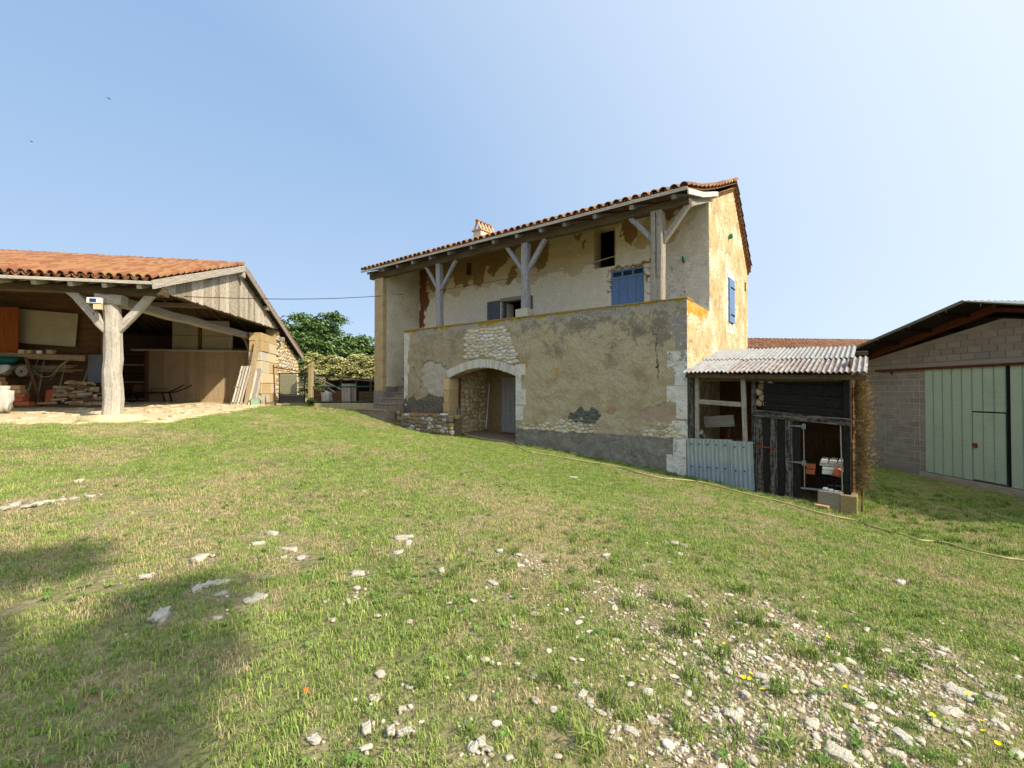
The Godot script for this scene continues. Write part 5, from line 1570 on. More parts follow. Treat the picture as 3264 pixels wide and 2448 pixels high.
	for k in 3: tube("spoke", wl, [Vector3(cos(k * PI / 3), 0, sin(k * PI / 3)) * 0.15, -Vector3(cos(k * PI / 3), 0, sin(k * PI / 3)) * 0.15], 0.014, M.rust, 5)
	# bucket
	o = obj("bucket", lathe([Vector2(0.1, 0), Vector2(0.13, 0.28), Vector2(0.14, 0.29), Vector2(0.12, 0.29), Vector2(0.095, 0.02)], 18), plain(c8(120, 124, 122), 0.5), self, Transform3D(Basis(), bw(-5.35, 1.06, 8.8)))
	tag(o, "grey bucket standing left of the wheelbarrow", "bucket")
	# yellow board on the back wall, latch
	o = stick("yellow_board", self, bw(-1.55, 1.12, 10.2), bw(-1.5, 1.85, 10.26), 0.36, 0.03, wood([c8(170, 118, 34), c8(196, 146, 60), c8(184, 132, 46)]), bw(0, 0, -1) - bw(0, 0, 0))
	tag(o, "yellow ochre board leaning on the plank back wall", "board")
	# pallet of slats leaning on the pier
	t = thing("pallet", "pale slatted pallet leaning against the golden stone pier", "pallet", bw(-0.85, 0.96, 8.2), BARN_YAW)
	var lean := Vector3(0.3, 1.62, -0.25)
	for k in 4: stick("slat", t, Vector3(-0.3 + k * 0.12, 0, 0.06 * k), Vector3(-0.3 + k * 0.12, 0, 0.06 * k) + lean, 0.07, 0.025, M.white_wood if k % 2 == 0 else M.oak_pale, Vector3(0, 0.2, 1), 0.002, 2)
	for k in 3: stick("bearer", t, Vector3(-0.36, 0.15 + k * 0.62, -0.06) + lean * (0.02 + 0.4 * k) * Vector3(1, 0, 1), Vector3(0.14, 0.15 + k * 0.62, 0.14) + lean * (0.02 + 0.4 * k) * Vector3(1, 0, 1), 0.07, 0.06, M.oak, Vector3.UP, 0.002, 1)
	var lp := [[-0.66, 0.95, 8.3, -0.36, 3.65, 8.7, 0.2, M.planks[0], "tall brown plank leaning on the stone pier beside the pallet"], [-0.46, 1.0, 8.35, -0.3, 2.5, 8.72, 0.14, M.oak, "short grey plank leaning on the stone pier"], [-0.36, 1.0, 8.4, -0.22, 2.44, 8.74, 0.1, M.oak_pale, "narrow pale lath leaning on the stone pier"], [-0.54, 0.95, 8.2, -0.4, 2.4, 8.7, 0.08, M.white_wood, "thin whitish lath between pallet and tall plank"]]
	for e in lp:
		o = stick("leaning_plank", self, bw(e[0], e[1], e[2]), bw(e[3], e[4], e[5]), e[6], 0.03, e[7], bw(0, 0, -1) - bw(0, 0, 0), 0.003, 3)
		tag(o, e[8], "plank")
	t = thing("green_crate", "small pale green metal box on the ground by the pier", "box", bw(-0.32, 0.93, 8.25), BARN_YAW)
	box("body", t, Vector3(-0.13, 0, -0.1), Vector3(0.13, 0.33, 0.1), plain(c8(150, 182, 152), 0.6), 0.06)
	box("lid", t, Vector3(-0.14, 0.33, -0.11), Vector3(0.14, 0.355, 0.11), plain(c8(140, 172, 142), 0.6), 0.1)
	o = stick("rusty_stake", self, bw(0.25, 0.95, 9.9), bw(0.32, 2.1, 10.1), 0.07, 0.06, M.oak, Vector3.BACK, 0.006, 3)
	tag(o, "grey wooden stake standing against the stone pier by the gate", "stake")
	for e in [[0.0, 9.3, 0.28], [-0.05, 9.6, 0.2]]:
		o = obj("loose_stone", pick(stones), M.gold[2], self, Transform3D(Basis.from_scale(Vector3(e[2], e[2] * 0.7, e[2])), bw(e[0], 1.02, e[1])))
		tag(o, "loose golden stone at the foot of the pier", "stone", "loose stones at the pier foot")
	# meter on the post
	t = thing("electricity_meter", "white meter box with a blue window fixed on the barn post", "meter box", bw(-1.3, 3.66, 0.25), BARN_YAW)
	box("case", t, Vector3(-0.14, -0.06, 0), Vector3(0.14, 0.07, 0.09), M.white, 0.1)
	box("display", t, Vector3(-0.08, -0.035, 0.09), Vector3(0.05, 0.045, 0.096), plain(c8(40, 62, 120), 0.3), 0.1)
	box("fuse_box", t, Vector3(-0.02, -0.2, 0), Vector3(0.14, -0.07, 0.07), plain(c8(206, 192, 150), 0.6), 0.1)
	tube("cable", t, spline([Vector3(0.06, -0.2, 0.05), Vector3(0.0, -0.26, 0.05), Vector3(-0.02, -0.34, 0.05)]), 0.008, M.wire, 5)

func lathe(pr: Array, n := 16) -> ArrayMesh:
	var st := begin(true)
	for i in n:
		var t0 := TAU * i / n
		var t1 := TAU * (i + 1) / n
		for k in pr.size() - 1:
			var a: Vector2 = pr[k]
			var b: Vector2 = pr[k + 1]
			quad(st, Vector3(cos(t1) * a.x, a.y, sin(t1) * a.x), Vector3(cos(t0) * a.x, a.y, sin(t0) * a.x), Vector3(cos(t0) * b.x, b.y, sin(t0) * b.x), Vector3(cos(t1) * b.x, b.y, sin(t1) * b.x))
	return done(st)

# ------------------------------------------------------------------ the block garage; x along the front towards the viewer, z out of the wall
func garage() -> void:
	var G := thing("garage", "grey concrete block garage with green sheet metal doors and a deep overhanging roof", "garage", GAR_O, GAR_YAW)
	# mortar core and blocks
	box("mortar_core", G, Vector3(-1.35, -1.3, -0.2), Vector3(2.28, 2.3, -0.016), M.block_mortar, 0.005)
	var y := -0.9
	var row := 0
	while y < 2.28:
		var x := -1.35 - 0.2 * (row % 2)
		while x < 2.26:
			var x1 := minf(x + 0.4, 2.28)
			var xa := maxf(x, -1.35)
			if row % 2 == 0 and x1 > 2.0 and x1 - xa > 0.3: x1 = minf(x1, 2.05)
			if x1 - xa > 0.05:
				var gap := 0.012 if xa < 1.3 else 0.03
				obj("block", pick(bricks), pick(M.block), G, Transform3D(Basis.from_scale(Vector3(x1 - xa - gap, 0.19 - 0.017, 0.2)), Vector3((xa + x1) * 0.5, y + 0.095, -0.1 + rr(-0.003, 0.003))))
			x = x1
		y += 0.19
		row += 1
	box("footing", G, Vector3(-1.4, -1.5, -0.3), Vector3(2.3, -0.9, 0.02), M.block[1], 0.02)
	# gable above the doors
	var gp := PackedVector2Array([Vector2(-0.95, 2.44), Vector2(9.95, 2.44), Vector2(9.95, 2.5), Vector2(4.5, 3.5), Vector2(-0.95, 2.5)])
	obj("gable_core", poly_wall(gp, 0.18, Vector2(-1, 2), Vector2(10, 4)), M.block[2], G, Transform3D(Basis(), Vector3(0, 0, -0.02)))
	y = 2.46
	while y < 3.4:
		var x := -0.8 - 0.2 * (row % 2)
		while x < 9.6:
			var lim := 3.48 - absf(x + 0.2 - 4.5) * 0.205
			if y + 0.17 < lim and x < 7.6: obj("block", pick(bricks), pick(M.block), G, Transform3D(Basis.from_scale(Vector3(0.382, 0.174, 0.2)), Vector3(x + 0.2, y + 0.095, -0.1 + rr(-0.003, 0.003))))
			x += 0.4
		y += 0.19
		row += 1
	box("lintel", G, Vector3(-1.3, 2.3, -0.2), Vector3(10.0, 2.44, 0.035), M.block[2], 0.08)
	box("door_track", G, Vector3(0.5, 2.24, 0.03), Vector3(8.0, 2.31, 0.14), M.garage_beam, 0.1, 0.004)
	box("rear_block_wall", G, Vector3(7.2, -1.3, -0.2), Vector3(10.0, 2.3, 0.0), M.block[0], 0.01)
	box("side_wall", G, Vector3(-1.34, -1.3, -10.0), Vector3(-1.1, 2.4, -0.2), M.block[0], 0.01)
	box("side_wall", G, Vector3(9.75, -1.3, -10.0), Vector3(9.98, 2.4, -0.2), M.block[0], 0.01)
	box("apron", G, Vector3(2.2, -1.4, -0.1), Vector3(8.5, -0.92, 0.16), M.concrete, 0.04)
	# sliding doors
	for e in [[2.31, 4.64], [4.74, 7.1]]:
		var leaf := part("sliding_door", G)
		var n := 8
		var w: float = (e[1] - e[0]) / n
		for k in n:
			var x: float = e[0] + k * w
			var top := 2.26
			var bot := -0.9
			if e[0] < 3.0 and x > 3.7: bot = 1.03
			box("panel", leaf, Vector3(x + 0.004, bot, 0.03), Vector3(x + w - 0.004, top, 0.05), M.green_door, 0.3)
			box("rib", leaf, Vector3(x + w - 0.03, bot, 0.03), Vector3(x + w - 0.008, top, 0.072), M.green_door, 0.3)
	var wk := part("wicket_door", G)
	for k in 3: box("panel", wk, Vector3(3.78 + k * 0.285, -0.86, 0.04), Vector3(4.06 + k * 0.285, 0.99, 0.058), M.green_door, 0.3)
	for k in 3: box("rib", wk, Vector3(4.04 + k * 0.285, -0.86, 0.05), Vector3(4.06 + k * 0.285, 0.99, 0.076), M.green_door, 0.3)
	box("handle", wk, Vector3(3.8, 0.02, 0.058), Vector3(3.9, 0.14, 0.1), M.rust, 0.2)
	box("gap_trim", wk, Vector3(3.76, 1.0, 0.04), Vector3(4.64, 1.025, 0.055), M.dark, 0.1)
	box("post", G, Vector3(4.65, -0.9, 0.0), Vector3(4.73, 2.26, 0.028), M.dark, 0.1)  # dark strip painting the shade in the gap between the leaves
	box("added_backing", G, Vector3(2.25, -0.95, -0.12), Vector3(7.3, 2.3, -0.05), M.block[1], 0.01)  # backing added behind the doors so no sky light shows through
	box("vent", G, Vector3(1.0, 2.14, 0.0), Vector3(1.08, 2.22, 0.006), M.dark, 0.1)
	# roof: corrugated sheets on purlins, deep overhang
	var roof := part("roof", G)
	for s in [-1, 1]:
		var eave: Vector3 = Vector3(-1.25, 2.55, 0) if s < 0 else Vector3(10.25, 2.55, 0)
		var top := Vector3(4.5, 3.92, 0)
		var up := (top - eave).normalized()
		var nor := up.cross(Vector3.BACK) * (1.0 if s < 0 else -1.0)
		if nor.y < 0.0: nor = -nor
		var L := eave.distance_to(top)
		for k in 6:
			var sheet := corrugated(1.95, L + 0.04, 0.18, 0.022, func(u: float, v: float, ph: float) -> Color: return Color(0.3, 0.31, 0.3) * (0.9 + 0.15 * nB.get_noise_2d(u * 9.0 + k, v * 30.0)))
			# sheet: x along the ridge, -z up the slope
			var bx := Vector3(0, 0, -1) if s < 0 else Vector3(0, 0, 1)
			var at := eave + Vector3(0, 0.0, 1.08 - k * 1.9) if s < 0 else eave + Vector3(0, 0, 1.08 - k * 1.9 - 1.95)
			obj("roof_sheet", sheet, M.sheet_v, roof, Transform3D(Basis(bx, nor, -up), at + nor * (0.03 + 0.004 * (k % 2))))
		for k in 5:
			var q := eave.lerp(top, (k + 0.35) / 5.0) - nor * 0.05
			stick("purlin", roof, q + Vector3(0, 0, 1.0), q + Vector3(0, 0, -9.8), 0.07, 0.1, M.dark_brown, nor)
		var un := beam_mesh(L, 10.6, 0.012, 0.0, 1)
		obj("underlay", un, M.dark_sheet, roof, Transform3D(Basis(Vector3(0, 0, 1), up, Vector3(0, 0, 1).cross(up)), eave + Vector3(0, 0, -4.35) + nor * 0.002))
		stick("fascia", roof, eave + Vector3(0, -0.06, 0.1) , top + Vector3(0, -0.12, 0.1), 0.06, 0.22, M.garage_beam, Vector3.UP, 0.004, 4)
		for k in 5:
			var q := eave.lerp(top, (k + 0.6) / 5.0)
			tube("hook_bolt", roof, [q + Vector3(0, 0.02, 1.04), q + Vector3(0, -0.09, 1.04)], 0.009, M.zinc, 5)

# ------------------------------------------------------------------ the lean-to shed
func shed() -> void:
	var S := thing("lean_to_shed", "tarred timber lean-to shed with a rusty corrugated roof against the house gable", "shed", Vector3.ZERO)
	var zf := -10.95
	# roof sheets in two rows
	var slope := Vector3(0, 0.7, -3.2)
	for row in 2:
		for k in 4:
			var rusty := [0.1, 0.75, 0.9, 0.7][k] as float
			var r0 := row
			var tint := func(u: float, v: float, ph: float) -> Color:
				var base := Color(0.34, 0.345, 0.34) * (0.9 + 0.3 * nB.get_noise_2d(u * 8.0 + k * 9, v * 12.0))
				var n := nB.get_noise_2d(u * 14.0 + k * 20, v * 5.0 + r0 * 7)
				if r0 == 0 and ph < 0.35 and rusty + n * 1.4 > 0.62: return Color(0.2, 0.11, 0.075) * (0.85 + 0.4 * absf(n))
				if r0 == 1 and ph < -0.2 and n > 0.28: return Color(0.26, 0.22, 0.19)
				return base
			var L := 1.72
			var sheet := corrugated(0.86, L, 0.09, 0.021, tint)
			var a := Vector3(-3.39 + k * (0.8 if row == 0 else 0.72), 2.0 + 0.35 * row + 0.008 * k - 0.03 * k, -10.56) + slope * (0.47 * row) * Vector3(0, 0, 1) + Vector3(0, 0.012 * row, 0)
			if row == 1: a += Vector3(0.0, -0.015, 0.0)
			var up := slope.normalized()
			obj("roof_sheet", sheet, M.sheet_v, S, Transform3D(Basis(Vector3.RIGHT, up.cross(Vector3.LEFT) * -1.0 if false else Vector3.RIGHT.cross(up), -up), a))
	for e in [[-10.75, 1.93], [-12.2, 2.24], [-13.6, 2.55]]: stick("purlin", S, Vector3(-3.38, e[1], e[0]), Vector3(-0.15, e[1] - 0.09, e[0]), 0.1, 0.08, M.oak_dark, Vector3.BACK, 0.005, 3)
	# posts and rails
	stick("post", S, Vector3(-3.33, -0.6, zf), Vector3(-3.33, 1.92, zf), 0.11, 0.12, M.black_worn, Vector3.BACK, 0.004, 4)
	stick("post", S, Vector3(-3.205, 0.45, zf - 0.02), Vector3(-3.205, 1.9, zf - 0.02), 0.09, 0.09, M.oak, Vector3.BACK, 0.005, 4)
	stick("post", S, Vector3(-2.2, -0.6, zf), Vector3(-2.24, 1.88, zf), 0.09, 0.1, M.oak, Vector3.BACK, 0.008, 5)
	stick("post", S, Vector3(-2.05, -0.6, zf - 0.04), Vector3(-2.05, 1.86, zf - 0.04), 0.08, 0.1, M.black_worn, Vector3.BACK, 0.004, 3)
	stick("rail", S, Vector3(-3.16, 1.35, zf), Vector3(-2.26, 1.3, zf), 0.1, 0.04, M.oak, Vector3.BACK, 0.003, 3)
	stick("rail", S, Vector3(-3.3, 0.5, zf), Vector3(-2.0, 0.5, zf), 0.07, 0.05, M.black_worn, Vector3.BACK)
	stick("lintel", S, Vector3(-3.38, 1.86, zf - 0.03), Vector3(-0.38, 1.82, zf - 0.03), 0.1, 0.08, M.oak_dark, Vector3.BACK, 0.004, 4)
	stick("post", S, Vector3(-0.455, -0.36, zf), Vector3(-0.455, 1.85, zf), 0.12, 0.12, M.black, Vector3.BACK, 0.003, 4)
	stick("strut", S, Vector3(-0.53, -0.3, zf + 0.03), Vector3(-0.55, 0.95, zf + 0.03), 0.022, 0.02, M.oak, Vector3.BACK)
	stick("strut", S, Vector3(-1.14, -0.35, zf + 0.05), Vector3(-1.15, 0.95, zf + 0.05), 0.014, 0.02, M.oak, Vector3.BACK)
	# dark boarding above the door
	var brd := part("boarding", S)
	for k in 4: stick("board", brd, Vector3(-1.86, 1.25 + k * 0.205, zf + 0.02 - 0.02 * k), Vector3(-0.4, 1.14 + k * 0.212, zf + 0.02 - 0.02 * k), 0.2, 0.025, M.black, Vector3.BACK, 0.002, 2)
	stick("cross_beam", S, Vector3(-2.04, 1.13, zf + 0.05), Vector3(-0.4, 0.995, zf + 0.05), 0.14, 0.06, M.black_worn, Vector3.BACK, 0.003, 4)
	# stone stub behind
	rubble("stone", S, Transform3D(Basis(), Vector3(-2.05, 1.28, zf - 0.1)), 0.26, 0.5, 0.15, 0.12, 0.06, M.mortar_list, func(_x: float, _y: float) -> bool: return true)
	# corrugated front sheets
	var ft := func(u: float, v: float, ph: float) -> Color:
		return Color(0.42, 0.48, 0.45).lerp(Color(0.36, 0.42, 0.47), smoothstep(0.46, 0.5, 1.0 - v + 0.04 * nB.get_noise_1d(u * 20.0))) * (0.85 + 0.25 * nB.get_noise_2d(u * 12.0, v * 25.0))
	for e in [[-3.36, 0.94, 0.0], [-2.45, 0.44, 0.025]]:
		var sh := corrugated(e[1], 1.12, 0.088, 0.028, ft)
		var o := obj("front_sheet", sh, M.sheet_v, S, Transform3D(Basis(Vector3.RIGHT, Vector3.BACK, Vector3(0, -1, 0)) * Basis(Vector3.UP, 0.03), Vector3(e[0], -0.6, zf + 0.09 + e[2])))
		for k in 5:
			for r in 2:
				if e[0] + 0.08 + k * 0.19 > e[0] + e[1]: continue
				obj("washer", stones[0], M.dark, o, Transform3D(Basis.from_scale(Vector3(0.03, 0.02, 0.03)), Vector3(0.088 + k * 0.176, 0.03, -(0.5 + r * 0.5))))
	# plank door with strap hinges
	var dr := part("door", S)
	for k in 5: stick("plank", dr, Vector3(-1.81 + k * 0.135, -0.52 + rr(-0.01, 0.01), zf + 0.04), Vector3(-1.81 + k * 0.135, 1.05 + rr(-0.02, 0.02), zf + 0.04), 0.128, 0.025, M.black_worn if k % 2 == 1 else M.black, Vector3.BACK, 0.002, 2)
	for yy in [0.17, 0.89]:
		var hg2 := stick("strap_hinge", dr, Vector3(-1.15, yy, zf + 0.065), Vector3(-1.42, yy + 0.01, zf + 0.065), 0.045, 0.01, M.zinc, Vector3.BACK, 0.0, 1, 0.35)
		box("knuckle", hg2, Vector3(-0.05, -0.04, -0.006), Vector3(0.05, 0.03, 0.014), M.zinc, 0.2)
	stick("bar", dr, Vector3(-2.0, 0.44, zf + 0.07), Vector3(-1.6, 0.42, zf + 0.07), 0.03, 0.02, M.rust, Vector3.BACK)
	stick("board", S, Vector3(-1.945, -0.56, zf + 0.01), Vector3(-1.945, 1.16, zf + 0.01), 0.13, 0.03, M.black_worn, Vector3.BACK, 0.003, 3)
	stick("bolt", dr, Vector3(-1.2, -0.32, zf + 0.1), Vector3(-0.9, -0.32, zf + 0.1), 0.035, 0.02, M.zinc, Vector3.BACK)
	stick("sill", S, Vector3(-1.9, -0.58, zf + 0.02), Vector3(-1.1, -0.62, zf + 0.02), 0.1, 0.14, M.oak, Vector3.BACK, 0.006, 3)
	# back and side boards
	for k in 14: stick("back_board", S, Vector3(-3.3 + k * 0.21, -0.9, -13.7), Vector3(-3.3 + k * 0.21, 2.5, -13.7), 0.214, 0.025, M.brown, Vector3.BACK)
	for k in 8: stick("side_board", S, Vector3(-0.4, 0.72 + k * 0.2, -11.05), Vector3(-0.4, 0.72 + k * 0.2, -13.7), 0.205, 0.025, M.brown, Vector3.RIGHT)
	for k in 7: stick("side_board", S, Vector3(-0.41, -0.9 + k * 0.22, -11.6), Vector3(-0.41, -0.9 + k * 0.22, -13.7), 0.225, 0.025, M.brown, Vector3.RIGHT)
	# footing of big stones under the corner post
	obj("footing_stone", bricks[1], M.grey_stone[0], S, Transform3D(Basis(Vector3.BACK, -0.06) * Basis.from_scale(Vector3(0.36, 0.34, 0.34)), Vector3(-0.74, -0.5, -10.98)))
	obj("footing_stone", bricks[2], M.grey_stone[2], S, Transform3D(Basis.from_scale(Vector3(0.26, 0.4, 0.4)), Vector3(-0.43, -0.56, -11.0)))
	box("footing_slab", S, Vector3(-0.66, -1.0, -11.2), Vector3(-0.3, -0.74, -10.78), M.concrete, 0.05)
	var o: MeshInstance3D
	o = obj("yellow_brick", bricks[0], M.brick_red[1], self, Transform3D(Basis(Vector3.BACK, -0.08) * Basis.from_scale(Vector3(0.24, 0.1, 0.12)), Vector3(-0.85, -0.63, -10.72)))
	tag(o, "sandy brick lying in grass before the shed corner stones", "brick")
	# things stored behind the wire
	var sx := [[-0.86, -0.5, 0.02, 0.1, M.white_brick[0], "chalk white slab in the stack inside the shed"], [-0.86, -0.5, 0.11, 0.17, M.white, "bright white board edge in the stack inside the shed"], [-0.9, -0.5, 0.18, 0.24, M.lime[2], "weathered grey plank on top of the shed stack"]]
	for e in sx:
		o = box("stored_slab", self, Vector3(e[0], e[2] - 0.06, -11.5), Vector3(e[1], e[3] - 0.06, -11.06), e[4], 0.08, 0.004)
		tag(o, e[5], "slab")
	var mini := thing("small_pallet", "small pale slatted pallet on top of the shed stack", "pallet", Vector3(-0.7, 0.185, -11.26))
	for k in 3: box("slat", mini, Vector3(-0.18 + k * 0.14, 0.0, -0.24), Vector3(-0.07 + k * 0.14, 0.06, 0.24), M.white_wood, 0.1)
	for k in 2: box("bearer", mini, Vector3(-0.19, -0.005, -0.2 + k * 0.34), Vector3(0.22, 0.03, -0.14 + k * 0.34), M.oak, 0.1)
	for e in [[-1.06, 0.08, M.brick_red[0]], [-1.07, -0.03, M.brick_red[0]]]:
		o = obj("red_brick", bricks[1], e[2], self, Transform3D(Basis.from_scale(Vector3(0.16, 0.095, 0.12)), Vector3(e[0], e[1], -11.2)))
		tag(o, "red brick stacked behind the shed door strut", "brick", "red bricks inside the shed")
	t_crate()
	for k in 4:
		o = obj("white_stone", stones[k], M.white, self, Transform3D(Basis.from_scale(Vector3(0.09, 0.06, 0.07)), Vector3(-0.8 + k * 0.085, -0.3 - 0.02 * k, -10.95)))
		tag(o, "small white pebble lined up on the shed footing stone", "stone", "pebbles on the footing stone")
	o = obj("flower_pot", lathe([Vector2(0.07, 0), Vector2(0.1, 0.16), Vector2(0.11, 0.17), Vector2(0.09, 0.17), Vector2(0.06, 0.02)], 14), M.brick_red[0], self, Transform3D(Basis(Vector3.BACK, 1.2), Vector3(-0.52, -0.02, -11.05)))
	tag(o, "tipped terracotta flower pot inside the shed", "flower pot")
	# grey pipe and boards behind the sheets
	o = obj("plastic_pipe", lathe([Vector2(0.05, 0), Vector2(0.05, 0.4), Vector2(0.062, 0.4), Vector2(0.062, 0.46), Vector2(0.045, 0.46), Vector2(0.04, 0.1)], 16), plain(c8(150, 154, 152), 0.5), self, Transform3D(Basis(Vector3.BACK, 0.45) * Basis(Vector3.RIGHT, 0.5), Vector3(-2.98, 0.32, -11.2)))
	tag(o, "grey plastic pipe end sticking up behind the zinc sheets", "pipe")
	o = stick("inner_board", self, Vector3(-3.2, 0.86, -11.5), Vector3(-2.55, 0.92, -11.5), 0.26, 0.03, M.oak, Vector3.BACK)
	tag(o, "grey board fixed inside the open shed bay", "board")
	for e in [[-2.5, 0.0, -2.35, 1.05], [-2.75, 0.1, -2.72, 0.85]]:
		o = stick("inner_pole", self, Vector3(e[0], -0.4, -11.7), Vector3(e[2], e[3], -11.8), 0.06, 0.05, M.brown, Vector3.BACK, 0.004, 2)
		tag(o, "brown pole leaning inside the open shed bay", "pole", "poles in the shed bay")
	# dry creeper on the right side
	var cr := thing("dry_creeper", "tangled dry brown creeper hanging on the shed side", "creeper", Vector3(-0.3, 0, -12.0))
	var tw := begin()
	for k in 6:
		var p := Vector3(rr(-0.03, 0.03), rr(-0.04, 0.04), rr(-0.03, 0.03))
		var q := p + Vector3(rr(-0.02, 0.12), rr(-0.1, 0.05), rr(-0.12, 0.12))
		var r := q + Vector3(rr(-0.02, 0.07), rr(-0.16, -0.03), rr(-0.08, 0.08))
		var s := Vector3(0.002, 0.002, 0.004)
		quad(tw, p - s, p + s, q + s, q - s)
		quad(tw, q - s, q + s, r + s * 0.4, r - s * 0.4)
		quad(tw, q, q + Vector3(0.02, 0.016, 0.012), q + Vector3(0.05, 0, 0), q + Vector3(0.02, -0.016, -0.012))
		quad(tw, r, r + Vector3(0.012, -0.02, 0.014), r + Vector3(0.01, -0.05, 0), r + Vector3(-0.012, -0.02, -0.014))
	var tm := done(tw)
	var xf := []
	var cs := PackedColorArray()
	for k in 1300:
		var y := rr(-0.3, 1.95)
		var th := (0.015 + 0.035 * sin(clampf((y + 0.5) / 2.5, 0.0, 1.0) * PI)) * (1.0 + 1.3 * nB.get_noise_2d(y * 3.0, 3.0))
		var zz := rr(0.05, 0.8)
		if nB.get_noise_2d(y * 2.2 + 20.0, zz * 2.2) < -0.12: continue
		xf.append(Transform3D(Basis(Vector3(rr(-1, 1), rr(-1, 1), rr(-1, 1)).normalized(), rr(-0.9, 0.9)) * Basis.from_scale(Vector3.ONE * rr(0.35, 0.8)), Vector3(rr(-0.06, th), y, zz)))
		cs.append(Color(0.36, 0.27, 0.15).lerp(Color(0.22, 0.17, 0.08), rng.randf()) * rr(0.75, 1.2))
	for k in 40:
		xf.append(Transform3D(Basis(Vector3(rr(-1, 1), rr(-1, 1), rr(-1, 1)).normalized(), rr(-0.7, 0.7)) * Basis.from_scale(Vector3(1.2, 1.2, 1.0) * rr(0.7, 1.2)), Vector3(rr(0.0, 0.05), rr(-0.1, 1.8), rr(0.1, 0.85))))
		cs.append(Color(0.42, 0.33, 0.2) * rr(0.8, 1.1))
	var f := scatter("foliage", cr, tm, vmat(0.9), xf, cs)
	f.set_meta("label", "dry brown leaves and twigs")
	for k in 4:
		tube("stem", cr, spline([Vector3(0.05, -0.75, -0.6 + k * 0.4), Vector3(rr(0.0, 0.1), 0.2, -0.5 + k * 0.3), Vector3(rr(0.0, 0.08), 1.0, -0.6 + k * 0.4), Vector3(0.02, 1.9, -0.5 + k * 0.35)]), 0.014, M.brown, 5)

func t_crate() -> void:
	var t := thing("wire_crate", "dark plastic crate with honeycomb mesh sides inside the shed", "crate", Vector3(-0.72, -0.26, -11.12))
	box("base", t, Vector3(-0.22, 0.0, -0.14), Vector3(0.22, 0.015, 0.14), M.dark, 0.1)
	for s in [-1, 1]:
		for k in 9: stick("side_bar", t, Vector3(-0.22 + k * 0.055, 0.01, s * 0.14), Vector3(-0.22 + k * 0.055 + 0.03, 0.15, s * 0.14), 0.012, 0.01, M.dark)
		stick("rim", t, Vector3(-0.22, 0.15, s * 0.14), Vector3(0.22, 0.15, s * 0.14), 0.02, 0.02, M.dark)
		stick("rim", t, Vector3(s * 0.22, 0.15, -0.14), Vector3(s * 0.22, 0.15, 0.14), 0.02, 0.02, M.dark)
# ------------------------------------------------------------------ gate, fence, coop, trees, far roof
func leaf_mesh(n: int, spread: float, len: float, wid: float, droop: float) -> ArrayMesh:
	var st := begin()
	for k in n:
		var a := rr(0, TAU)
		var p := Vector3(rr(-1, 1), rr(-0.6, 0.6), rr(-1, 1)) * spread
		var d := Vector3(cos(a), rr(-0.9, 0.3) * droop, sin(a)).normalized()
		var s := d.cross(Vector3.UP).normalized().rotated(d, rr(-0.8, 0.8)) * wid * 0.5
		var L := len * rr(0.7, 1.2)
		var m := p + d * L * 0.5
		var e := p + d * L - Vector3.UP * L * 0.15
		st.add_vertex(p); st.add_vertex(m - s); st.add_vertex(m + s)
		st.add_vertex(m + s); st.add_vertex(m - s); st.add_vertex(e)
	return done(st)

# a tree: tapered trunk with limbs; leaf clumps spread through the crown's lobes (centre and radii in the tree's own axes)
func tree(called: String, label: String, at: Vector3, turn: float, lobes: Array, n: int, lm: ArrayMesh, size: float, dark: Color, light: Color, trunk_r: float, group := "", m: Material = null) -> void:
	var t := thing(called, label, "tree" if trunk_r > 0.05 else "shrub", at, turn, group)
	var cx := Vector3.ZERO
	var tot := 0.0
	var vol := []
	for l in lobes:
		var v: float = pow(l[1].x * l[1].y * l[1].z, 0.75)
		vol.append(v)
		tot += v
		cx += l[0] * v
	cx /= tot
	tube("trunk", t, spline([Vector3(0, -0.3, 0), Vector3(rr(-0.1, 0.1), cx.y * 0.3, rr(-0.1, 0.1)), Vector3(cx.x * 0.4, cx.y * 0.7, cx.z * 0.4), Vector3(cx.x, cx.y, cx.z)]), trunk_r, M.bark, 8, trunk_r * 0.45)
	for l in lobes:
		tube("limb", t, spline([Vector3(cx.x * 0.3, cx.y * 0.5, cx.z * 0.3), (Vector3(cx.x * 0.3, cx.y * 0.5, cx.z * 0.3) + l[0]) * 0.5 + Vector3(0, 0.2, 0), l[0]]), trunk_r * 0.4, M.bark, 6, trunk_r * 0.12)
	var xf := []
	var cs := PackedColorArray()
	for i in lobes.size():
		var l: Array = lobes[i]
		var k := int(n * vol[i] / tot)
		var twigs := []
		for q in maxi(6, int(k / 26)):
			var d := Vector3(rng.randfn(), rng.randfn() * 0.9 + 0.15, rng.randfn()).normalized()
			twigs.append(l[0] + d * l[1] * rr(0.55, 1.0))
		for q in k:
			var c: Vector3 = pick(twigs)
			var p: Vector3 = c + Vector3(rng.randfn(), rng.randfn() * 0.45, rng.randfn()) * l[1] * 0.15
			xf.append(Transform3D(Basis(Vector3.UP, rr(0, TAU)) * Basis.from_scale(Vector3.ONE * size * rr(0.7, 1.3)), p))
			cs.append(dark.lerp(light, rng.randf()))
	scatter("crown", t, lm, m if m else M.leaf, xf, cs)

